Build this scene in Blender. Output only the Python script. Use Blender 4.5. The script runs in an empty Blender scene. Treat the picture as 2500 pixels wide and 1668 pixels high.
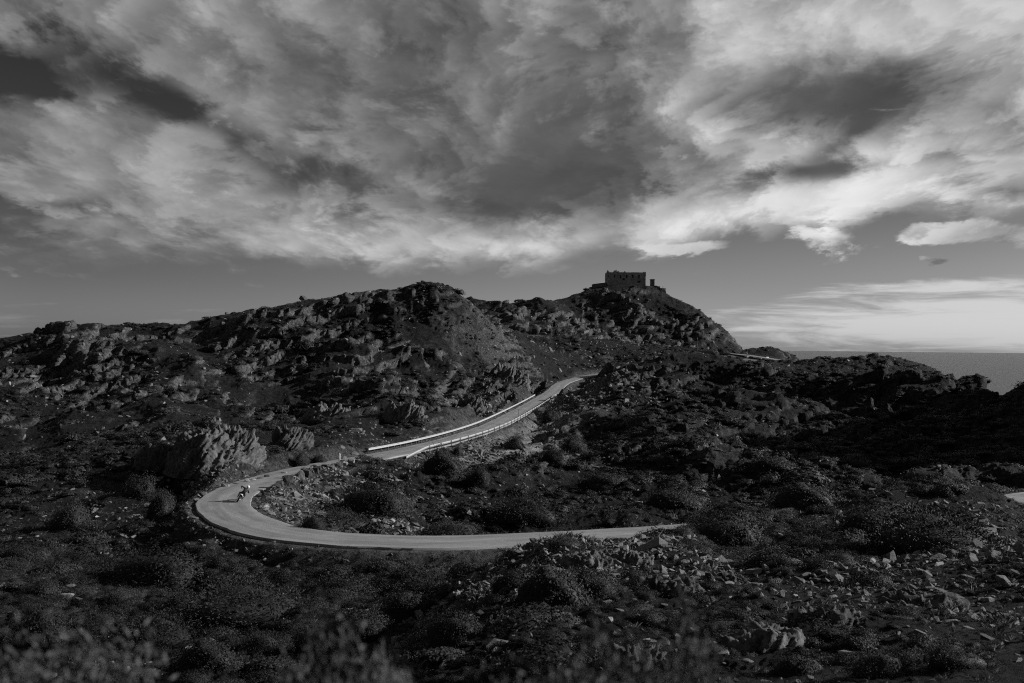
import bpy, bmesh, math, random
import numpy as np
from mathutils import Vector, Matrix

random.seed(7)
rng = np.random.default_rng(11)
scene = bpy.context.scene
COL = scene.collection

# ------------------------------------------------------------------ camera
F_PX = 35.0 / 36.0 * 2500.0            # focal length in pixels of the 2500 x 1668 photograph
ROLL = math.radians(0.60)
PITCH = math.atan(14.0 / F_PX)
CAM_R = Vector((math.cos(ROLL), 0, math.sin(ROLL)))
_fw = Vector((0, math.cos(PITCH), math.sin(PITCH)))
CAM_R = (CAM_R - _fw * CAM_R.dot(_fw)).normalized()
CAM_U = CAM_R.cross(_fw).normalized()
cam_data = bpy.data.cameras.new('camera')
cam_data.sensor_width = 36.0
cam_data.lens = 35.0
cam_data.clip_start = 0.1
cam_data.clip_end = 200000.0
cam_data.dof.use_dof = True
cam_data.dof.focus_distance = 92.0
cam_data.dof.aperture_fstop = 1.5
cam = bpy.data.objects.new('camera', cam_data)
cam.matrix_world = Matrix((
    (CAM_R.x, CAM_U.x, -_fw.x, 0), (CAM_R.y, CAM_U.y, -_fw.y, 0),
    (CAM_R.z, CAM_U.z, -_fw.z, 0), (0, 0, 0, 1)))
COL.objects.link(cam)
scene.camera = cam

# ------------------------------------------------------------------ sky and sun
SUN_AZ = math.radians(10.0)      # from +X towards +Y: the sun stands to the right, a hair behind the scene
SUN_EL = math.radians(25.0)
SUN_DIR = Vector((math.cos(SUN_EL) * math.cos(SUN_AZ), math.cos(SUN_EL) * math.sin(SUN_AZ), math.sin(SUN_EL)))
SKY_STRENGTH = 0.05
SUN_STRENGTH = 5.0

def build_world():
    w = bpy.data.worlds.new('World'); scene.world = w; w.use_nodes = True
    nt = w.node_tree; nt.nodes.clear()
    N = nt.nodes.new; L = nt.links.new
    def val(x):
        n = N('ShaderNodeValue'); n.outputs[0].default_value = x; return n.outputs[0]
    def m(op, a, b=None, c=None, clamp=False):
        n = N('ShaderNodeMath'); n.operation = op; n.use_clamp = clamp
        for i, x in enumerate((a, b, c)):
            if x is None: continue
            if isinstance(x, (int, float)): n.inputs[i].default_value = x
            else: L(x, n.inputs[i])
        return n.outputs[0]
    def ramp(x, lo, hi, a=0.0, b=1.0, smooth=True):
        n = N('ShaderNodeMapRange'); n.interpolation_type = 'SMOOTHSTEP' if smooth else 'LINEAR'; n.clamp = True
        L(x, n.inputs[0])
        for i, x in enumerate((lo, hi, a, b)):
            if isinstance(x, (int, float)): n.inputs[i + 1].default_value = x
            else: L(x, n.inputs[i + 1])
        return n.outputs[0]
    def mix(f, a, b):
        return m('ADD', m('MULTIPLY', a, m('SUBTRACT', 1.0, f)), m('MULTIPLY', b, f))
    tc = N('ShaderNodeTexCoord')
    d = N('ShaderNodeSeparateXYZ'); L(tc.outputs['Generated'], d.inputs[0])
    dx, dy, dz = d.outputs
    sky = N('ShaderNodeTexSky'); sky.sky_type = 'NISHITA'; sky.sun_disc = False
    sky.sun_elevation = SUN_EL
    sky.sun_rotation = math.radians(90) - SUN_AZ
    sky.altitude = 50; sky.air_density = 1.0; sky.dust_density = 1.0; sky.ozone_density = 1.0
    sc = N('ShaderNodeSeparateColor'); L(sky.outputs[0], sc.inputs[0])
    # black-and-white film behind an orange filter: mostly the red, some green
    bw = m('ADD', m('MULTIPLY', sc.outputs[0], 0.75), m('MULTIPLY', sc.outputs[1], 0.25))
    blue = m('MULTIPLY', bw, 1.0)
    az = m('ARCTAN2', dx, dy)
    el = m('ARCSINE', dz)
    # cloud forms shrink towards the horizon but keep their roundness, since clouds are as deep as they are wide
    h = m('ADD', m('MAXIMUM', el, 0.0), 0.12)
    px = m('DIVIDE', az, m('ADD', m('MULTIPLY', h, 0.45), 0.13)); py = m('MULTIPLY', m('LOGARITHM', h, 2.71828), 1.9)
    deck = N('ShaderNodeCombineXYZ'); L(px, deck.inputs[0]); L(py, deck.inputs[1])
    azel = N('ShaderNodeCombineXYZ'); L(az, azel.inputs[0]); L(el, azel.inputs[1])
    def noise(vec, scale, detail, rough, loc=(0, 0, 0), stretch=(1, 1, 1), rot=0.0, dist=0.0, lac=2.0):
        mp = N('ShaderNodeMapping'); L(vec, mp.inputs[0])
        mp.inputs['Location'].default_value = loc; mp.inputs['Scale'].default_value = stretch
        mp.inputs['Rotation'].default_value = (0, 0, rot)
        n = N('ShaderNodeTexNoise'); n.noise_dimensions = '2D'; L(mp.outputs[0], n.inputs['Vector'])
        n.inputs['Scale'].default_value = scale; n.inputs['Detail'].default_value = detail
        n.inputs['Roughness'].default_value = rough; n.inputs['Distortion'].default_value = dist
        n.inputs['Lacunarity'].default_value = lac
        return n.outputs[0]
    # warp az/el a little so the large forms have torn edges
    w1 = noise(deck.outputs[0], 0.55, 4, 0.55, (3, 1, 0)); w2 = noise(deck.outputs[0], 0.55, 4, 0.55, (17, 9, 0))
    wx = m('ADD', az, m('MULTIPLY', m('SUBTRACT', w1, 0.5), 0.22)); wy = m('ADD', el, m('MULTIPLY', m('SUBTRACT', w2, 0.5), 0.09))
    warped = N('ShaderNodeCombineXYZ'); L(wx, warped.inputs[0]); L(wy, warped.inputs[1])
    def blob(cx, cy, rx, ry, rot=0.0, vec=None):
        """soft ellipse at a direction given by photograph pixels (centre and half-sizes)"""
        a = math.atan((cx - 1250) / F_PX); yh = 848 + 0.0105 * (cx - 1250)
        e = math.atan((yh - cy) / F_PX * math.cos(a))
        mp = N('ShaderNodeMapping'); mp.vector_type = 'TEXTURE'
        L(vec or warped.outputs[0], mp.inputs[0])
        mp.inputs['Location'].default_value = (a, e, 0)
        mp.inputs['Rotation'].default_value = (0, 0, rot)
        mp.inputs['Scale'].default_value = (rx / F_PX, ry / F_PX, 1)
        g = N('ShaderNodeTexGradient'); g.gradient_type = 'SPHERICAL'; L(mp.outputs[0], g.inputs[0])
        return g.outputs['Fac']
    def total(items):
        s = None
        for amp, b in items:
            x = m('MULTIPLY', b, amp); s = x if s is None else m('ADD', s, x)
        return s
    R = math.radians
    # ---- how much cloud: a deck ahead whose far edge is some 9 deck-heights off, torn below
    def cloudn(off, det): return noise(deck.outputs[0], 2.3, det, 0.62, (4.3 + off, 1.7, 0), (1.0, 1.15, 1), R(-12), 0.15)
    smooth_n = cloudn(0.0, 8); lee_n = cloudn(-0.08, 6)
    # heaped lumps: rounded cells broken up by the fine noise
    def lumps(off):
        cvx = m('ADD', m('MULTIPLY', az, 3.6), m('ADD', m('MULTIPLY', smooth_n, 0.9), off)); cvy = m('ADD', m('MULTIPLY', py, 0.8), m('MULTIPLY', smooth_n, 0.55))
        c_ = N('ShaderNodeCombineXYZ'); L(cvx, c_.inputs[0]); L(cvy, c_.inputs[1])
        v_ = N('ShaderNodeTexVoronoi'); v_.voronoi_dimensions = '2D'; v_.feature = 'SMOOTH_F1'; v_.normalize = True; L(c_.outputs[0], v_.inputs['Vector'])
        v_.inputs['Scale'].default_value = 2.6; v_.inputs['Detail'].default_value = 2.0; v_.inputs['Roughness'].default_value = 0.55; v_.inputs['Smoothness'].default_value = 0.4
        return v_.outputs['Distance']
    la = lumps(0.0); lb = lumps(0.10)
    fine = m('ADD', m('MULTIPLY', smooth_n, 0.72), m('MULTIPLY', m('SUBTRACT', 0.86, la), 0.42))
    lee = m('ADD', m('MULTIPLY', lee_n, 0.72), m('MULTIPLY', m('SUBTRACT', 0.86, lb), 0.42))
    mid = noise(deck.outputs[0], 0.8, 4, 0.5, (1.1, 7.2, 0), (1.0, 1.2, 1), R(-15), 0.2)
    f0 = m('SUBTRACT', fine, 0.5); m0 = m('SUBTRACT', mid, 0.5)
    pvw = N('ShaderNodeCombineXYZ'); L(m('ADD', az, m('MULTIPLY', m0, 0.16)), pvw.inputs[0]); L(m('ADD', el, m('MULTIPLY', f0, 0.05)), pvw.inputs[1])
    edge_el = m('ADD', R(6.1), total([(R(2.2), blob(2200, 560, 600, 600, 0, azel.outputs[0])), (R(-0.9), blob(950, 600, 800, 300, 0, azel.outputs[0])), (R(-1.0), blob(100, 600, 700, 300, 0, azel.outputs[0]))]))
    e = m('SUBTRACT', m('ADD', el, m('ADD', m('MULTIPLY', f0, 0.075), m('MULTIPLY', m0, 0.02))), edge_el)
    edge = ramp(e, R(-0.9), R(1.1))
    cov = total([
        (-1.15, blob(70, 205, 470, 135, R(-8))), (-0.35, blob(470, 250, 380, 120, R(-26))), (-0.65, blob(620, 370, 380, 90, R(-26))),
        (-1.8, blob(60, 508, 640, 66, R(-3), pvw.outputs[0])), (1.5, blob(200, 585, 1000, 70, R(-1), azel.outputs[0])), (0.45, blob(150, 380, 600, 120, R(-10))),
        (-0.85, blob(1970, 455, 240, 70, R(10))), (-0.45, blob(2300, 405, 320, 45, R(8))), (-0.7, blob(2070, 335, 120, 50, R(40))), (-0.7, blob(2480, 500, 220, 60)),
        (0.9, blob(900, 588, 2300, 70, R(1), azel.outputs[0])), (0.3, blob(1450, 260, 900, 420)), (0.25, blob(2250, 120, 700, 330))])
    view = ramp(blob(1250, 300, 3600, 1500, 0, azel.outputs[0]), 0.0, 0.6)  # cloud thinned outside the view to cut the sky's fill light
    base = m('ADD', m('ADD', m('MULTIPLY', f0, 2.1), m('MULTIPLY', m0, 0.6)), m('ADD', cov, m('SUBTRACT', m('MULTIPLY', view, 0.77), 0.45)))
    dens = m('MULTIPLY', ramp(base, -0.42, 0.34), edge)
    pv = N('ShaderNodeCombineXYZ'); L(m('ADD', az, m('MULTIPLY', f0, 0.10)), pv.inputs[0]); L(m('ADD', el, m('MULTIPLY', m('SUBTRACT', lee, 0.5), 0.035)), pv.inputs[1])
    puffs = total([(1.5, blob(2312, 552, 75, 30, 0, pv.outputs[0])), (1.3, blob(2296, 630, 40, 17, 0, pv.outputs[0])), (1.5, blob(2470, 560, 150, 45, R(-6), pv.outputs[0])),
                   (1.1, blob(1720, 595, 170, 36, R(3), pv.outputs[0])), (0.8, blob(1990, 560, 150, 30, 0, pv.outputs[0]))])
    dens = m('MAXIMUM', dens, m('MULTIPLY', ramp(m('ADD', m('MULTIPLY', f0, 3.0), puffs), 0.62, 1.1), ramp(el, R(2.6), R(3.8))))
    # ---- low far bank on the right, close to the horizon
    far = noise(azel.outputs[0], 8.0, 8, 0.64, (2, 3, 0), (1.0, 9.0, 1), R(2), 0.35)
    bank = total([(1.4, blob(2420, 790, 920, 125, R(1), azel.outputs[0])), (0.55, blob(2200, 698, 330, 22, R(0), azel.outputs[0])),
                  (0.45, blob(100, 795, 1000, 70, 0, azel.outputs[0]))])
    bdens = ramp(m('ADD', m('MULTIPLY', m('SUBTRACT', far, 0.74), 1.9), bank), -0.1, 0.6)
    # ---- light: thin cloud glows, thick cloud is dark beneath, the sun side is brighter
    sdot = N('ShaderNodeVectorMath'); sdot.operation = 'DOT_PRODUCT'
    L(tc.outputs['Generated'], sdot.inputs[0]); sdot.inputs[1].default_value = SUN_DIR
    sunside = ramp(sdot.outputs['Value'], -0.75, 0.62, 0, 1)
    soft = noise(deck.outputs[0], 1.0, 4, 0.5, (8.4, 3.3, 0), (1, 1.3, 1), R(-15), 0.2)
    dark = total([(0.62, blob(1330, 430, 640, 270, R(6))), (0.2, blob(1000, 110, 700, 190, R(6))), (1.0, blob(2130, 255, 460, 130, R(-6))),
                  (0.15, blob(1500, 90, 300, 250, R(-50)))])
    lite = total([(1.0, blob(2180, 470, 760, 230, R(14))), (0.7, blob(2320, 60, 520, 200)), (0.9, blob(1250, 590, 1100, 80, R(3))),
                  (0.35, blob(450, 440, 650, 170, R(-14))), (0.35, blob(1800, 130, 400, 240, R(40))), (0.4, blob(1000, 440, 300, 160, R(30)))])
    rim = m('MULTIPLY', m('SUBTRACT', fine, lee), 1.6)
    thick = m('ADD', m('MULTIPLY', m('SUBTRACT', soft, 0.5), 1.5), m('SUBTRACT', m('ADD', dark, 0.42), lite))
    thick = m('SUBTRACT', m('ADD', thick, m('MULTIPLY', f0, -0.75)), rim)
    thick = ramp(thick, -1.0, 1.05)
    grain = m('ADD', 1.0, m('ADD', m('MULTIPLY', f0, 1.3), m('MULTIPLY', m0, 0.9)))
    lum_hi = mix(sunside, val(2.9), val(12.5))
    lum_lo = mix(sunside, val(1.2), val(2.0))
    cl = m('MULTIPLY', mix(thick, lum_hi, lum_lo), grain)
    blue = m('ADD', m('MULTIPLY', m('POWER', bw, 2.0), 0.15), m('MULTIPLY', blob(1480, 760, 1300, 300, 0, azel.outputs[0]), 2.0))
    blue = m('ADD', blue, ramp(el, 0.0, R(4.0), 1.5, 0.0))
    s1 = mix(dens, blue, cl)
    s2 = mix(m('MULTIPLY', bdens, ramp(el, R(-0.5), R(1.8), 0.55, 0.92)), s1, mix(sunside, val(3.0), val(13.0)))
    final = s2
    bg = N('ShaderNodeBackground'); bg.inputs['Strength'].default_value = SKY_STRENGTH
    L(final, bg.inputs[0])
    out = N('ShaderNodeOutputWorld'); L(bg.outputs[0], out.inputs[0])
build_world()

sun_data = bpy.data.lights.new('sun', 'SUN'); sun_data.energy = SUN_STRENGTH; sun_data.angle = math.radians(0.53)
sun_data.color = (1.0, 1.0, 1.0)
sun = bpy.data.objects.new('sun', sun_data); COL.objects.link(sun)
sun.rotation_euler = SUN_DIR.to_track_quat('Z', 'Y').to_euler()

scene.view_settings.view_transform = 'Standard'
scene.view_settings.look = 'None'
scene.view_settings.gamma = 1.0
scene.view_settings.exposure = 0.0
scene.view_settings.use_curve_mapping = False
scene.render.engine = 'CYCLES'
scene.cycles.max_bounces = 5
scene.cycles.diffuse_bounces = 1
scene.cycles.glossy_bounces = 2
scene.cycles.use_denoising = False
scene.cycles.filter_width = 1.15
scene.cycles.sample_clamp_direct = 4.0
scene.cycles.sample_clamp_indirect = 1.0
scene.cycles.use_adaptive_sampling = True
scene.cycles.adaptive_threshold = 0.015

# ------------------------------------------------------------------ small helpers
def pix(px, py):
    """photograph pixel -> (u, t): sideways and upward slope of its ray per metre of depth"""
    d = CAM_R * ((px - 1250.0) / F_PX) + CAM_U * ((834.0 - py) / F_PX) + _fw
    return d.x / d.y, d.z / d.y

def to_px(X, Y, Z):
    d = Vector((X, Y, Z)); k = d.dot(_fw)
    return 1250 + F_PX * d.dot(CAM_R) / k, 834 - F_PX * d.dot(CAM_U) / k

_LAT = rng.random((64, 64, 64), dtype=np.float32)
def vnoise(x, y, z, seed=0):
    x = np.asarray(x, np.float32) + seed * 17.31; y = np.asarray(y, np.float32) + seed * 5.77; z = np.asarray(z, np.float32) + seed * 11.13
    xi = np.floor(x); yi = np.floor(y); zi = np.floor(z)
    fx = x - xi; fy = y - yi; fz = z - zi
    fx = fx * fx * (3 - 2 * fx); fy = fy * fy * (3 - 2 * fy); fz = fz * fz * (3 - 2 * fz)
    xi = xi.astype(np.int32) & 63; yi = yi.astype(np.int32) & 63; zi = zi.astype(np.int32) & 63
    x1 = (xi + 1) & 63; y1 = (yi + 1) & 63; z1 = (zi + 1) & 63
    def lx(a, b): return _LAT[xi, a, b] * (1 - fx) + _LAT[x1, a, b] * fx
    c0 = lx(yi, zi) * (1 - fy) + lx(y1, zi) * fy
    c1 = lx(yi, z1) * (1 - fy) + lx(y1, z1) * fy
    return (c0 * (1 - fz) + c1 * fz) * 2 - 1
def fbm(x, y, z, octaves, gain=0.5, seed=0, ridged=False):
    s = 0.0; a = 1.0; tot = 0.0
    for o in range(octaves):
        n = vnoise(x, y, z, seed + o * 3)
        if ridged: n = 1 - 2 * np.abs(n)
        s = s + a * n; tot += a; a *= gain
        x = x * 2.03; y = y * 2.03; z = z * 2.03
    return s / tot
def sstep(x, a, b):
    t = np.clip((x - a) / (b - a), 0, 1); return t * t * (3 - 2 * t)
def pchip_slopes(x, y):
    """monotone cubic slopes along axis 0; x, y of shape (n, cols)"""
    h = np.diff(x, axis=0); dl = np.diff(y, axis=0) / h
    s = np.zeros_like(y)
    w1 = 2 * h[1:] + h[:-1]; w2 = h[1:] + 2 * h[:-1]
    ok = dl[1:] * dl[:-1] > 0
    with np.errstate(divide='ignore', invalid='ignore'):
        hm = (w1 + w2) / (w1 / dl[:-1] + w2 / dl[1:])
    s[1:-1] = np.where(ok, hm, 0); s[0] = dl[0]; s[-1] = dl[-1]
    return s
def pchip1(xk, yk, x):
    xk = np.asarray(xk, float)[:, None]; yk = np.asarray(yk, float)[:, None]
    s = pchip_slopes(xk, yk)[:, 0]; xk = xk[:, 0]; yk = yk[:, 0]
    i = np.clip(np.searchsorted(xk, x) - 1, 0, len(xk) - 2)
    h = xk[i + 1] - xk[i]; t = np.clip((x - xk[i]) / h, 0, 1)
    return ((1 + 2 * t) * (1 - t) ** 2) * yk[i] + t * (1 - t) ** 2 * h * s[i] + t * t * (3 - 2 * t) * yk[i + 1] + t * t * (t - 1) * h * s[i + 1]

# ------------------------------------------------------------------ roads (centre lines in metres, camera at the origin)
def spline(points, step):
    P = np.array(points, float); n = len(P)
    out = []
    for i in range(n - 1):
        p0 = P[max(i - 1, 0)]; p1 = P[i]; p2 = P[i + 1]; p3 = P[min(i + 2, n - 1)]
        d = [max(np.linalg.norm(b - a), 1e-6) ** 0.5 for a, b in ((p0, p1), (p1, p2), (p2, p3))]
        t0 = 0.0; t1 = t0 + d[0] if i > 0 else t0 + d[1]; t2 = t1 + d[1]; t3 = t2 + (d[2] if i < n - 2 else d[1])
        if i == 0: p0 = 2 * p1 - p2
        if i == n - 2: p3 = 2 * p2 - p1
        m = max(2, int(np.linalg.norm(p2 - p1) / step))
        for t in np.linspace(t1, t2, m, endpoint=(i == n - 2)):
            a1 = (t1 - t) / (t1 - t0) * p0 + (t - t0) / (t1 - t0) * p1; a2 = (t2 - t) / (t2 - t1) * p1 + (t - t1) / (t2 - t1) * p2
            a3 = (t3 - t) / (t3 - t2) * p2 + (t - t2) / (t3 - t2) * p3
            b1 = (t2 - t) / (t2 - t0) * a1 + (t - t0) / (t2 - t0) * a2; b2 = (t3 - t) / (t3 - t1) * a2 + (t - t1) / (t3 - t1) * a3
            out.append((t2 - t) / (t2 - t1) * b1 + (t - t1) / (t2 - t1) * b2)
    return np.array(out)
def ground_pt(px, py, z):
    u, t = pix(px, py); Y = z / t; return (u * Y, Y, z)
ROAD_W = 4.8
main_knots = [(120, 150, -16.5), (78, 122, -15.8)] + [ground_pt(*k) for k in (
    (2480, 1217, -15.3), (2050, 1258, -15.4), (1723, 1290, -15.4), (1383, 1311, -15.2), (1064, 1323, -15.0), (851, 1317, -14.9), (700, 1302, -14.8),
    (600, 1275, -14.7), (552, 1245, -14.6), (545, 1226, -14.6), (562, 1208, -14.6), (605, 1187, -14.6), (690, 1160, -14.7), (798, 1136, -14.8), (950, 1109, -15.0),
    (1057, 1086, -15.0), (1178, 1050, -14.9), (1264, 1009, -14.6), (1345, 960, -13.9), (1385, 931, -12.5), (1440, 917, -11.0), (1490, 910, -10.0))] + [(75, 425, -9.0), (120, 440, -8.0)]
MAIN = spline(main_knots, 0.7)
far_knots = [(-20, 500, 10.0)] + [(pix(px, py)[0] * Y, Y, pix(px, py)[1] * Y) for px, py, Y in (
    (1260, 815, 505), (1315, 820, 503), (1400, 827, 500), (1500, 838.5, 497), (1600, 848, 494), (1700, 857, 490), (1790, 864, 484), (1835, 869, 470))] + [(122, 455, -4.5)]
FAR = spline(far_knots, 2.0)

class RoadField:
    """distance to the centre line and road height on a regular grid of the plane"""
    def __init__(self, line, x0, x1, y0, y1, step):
        self.x0, self.y0, self.step = x0, y0, step
        gx = np.arange(x0, x1, step, dtype=np.float32); gy = np.arange(y0, y1, step, dtype=np.float32)
        self.nx, self.ny = len(gx), len(gy)
        D = np.empty((self.ny, self.nx), np.float32); Z = np.empty_like(D)
        lx = line[:, 0].astype(np.float32); ly = line[:, 1].astype(np.float32); lz = line[:, 2].astype(np.float32)
        for j in range(0, self.ny, 8):
            yy = gy[j:j + 8]
            d2 = (gx[None, :, None] - lx) ** 2 + (yy[:, None, None] - ly) ** 2
            k = d2.argmin(2); D[j:j + 8] = np.sqrt(np.take_along_axis(d2, k[..., None], 2)[..., 0])
            wt = 1.0 / (d2 + 0.4) ** 3
            Z[j:j + 8] = (wt * lz).sum(2) / wt.sum(2)
        self.D, self.Z = D, Z
    def at(self, X, Y):
        fx = (X - self.x0) / self.step; fy = (Y - self.y0) / self.step
        inside = (fx > 0) & (fy > 0) & (fx < self.nx - 1.01) & (fy < self.ny - 1.01)
        fx = np.clip(fx, 0, self.nx - 1.01); fy = np.clip(fy, 0, self.ny - 1.01)
        i = fx.astype(int); j = fy.astype(int); a = fx - i; b = fy - j
        def s(A): return (A[j, i] * (1 - a) + A[j, i + 1] * a) * (1 - b) + (A[j + 1, i] * (1 - a) + A[j + 1, i + 1] * a) * b
        d = s(self.D); return np.where(inside, d, 99.0), s(self.Z)
RF_NEAR = RoadField(MAIN[(MAIN[:, 1] < 175) & (MAIN[:, 0] < 100)], -50, 100, 55, 170, 0.5)
RF_MID = RoadField(MAIN[(MAIN[:, 1] > 150) & (MAIN[:, 0] < 130)][::2], -30, 110, 168, 445, 1.0)
RF_FAR = RoadField(FAR, -20, 150, 450, 520, 1.0)

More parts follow.
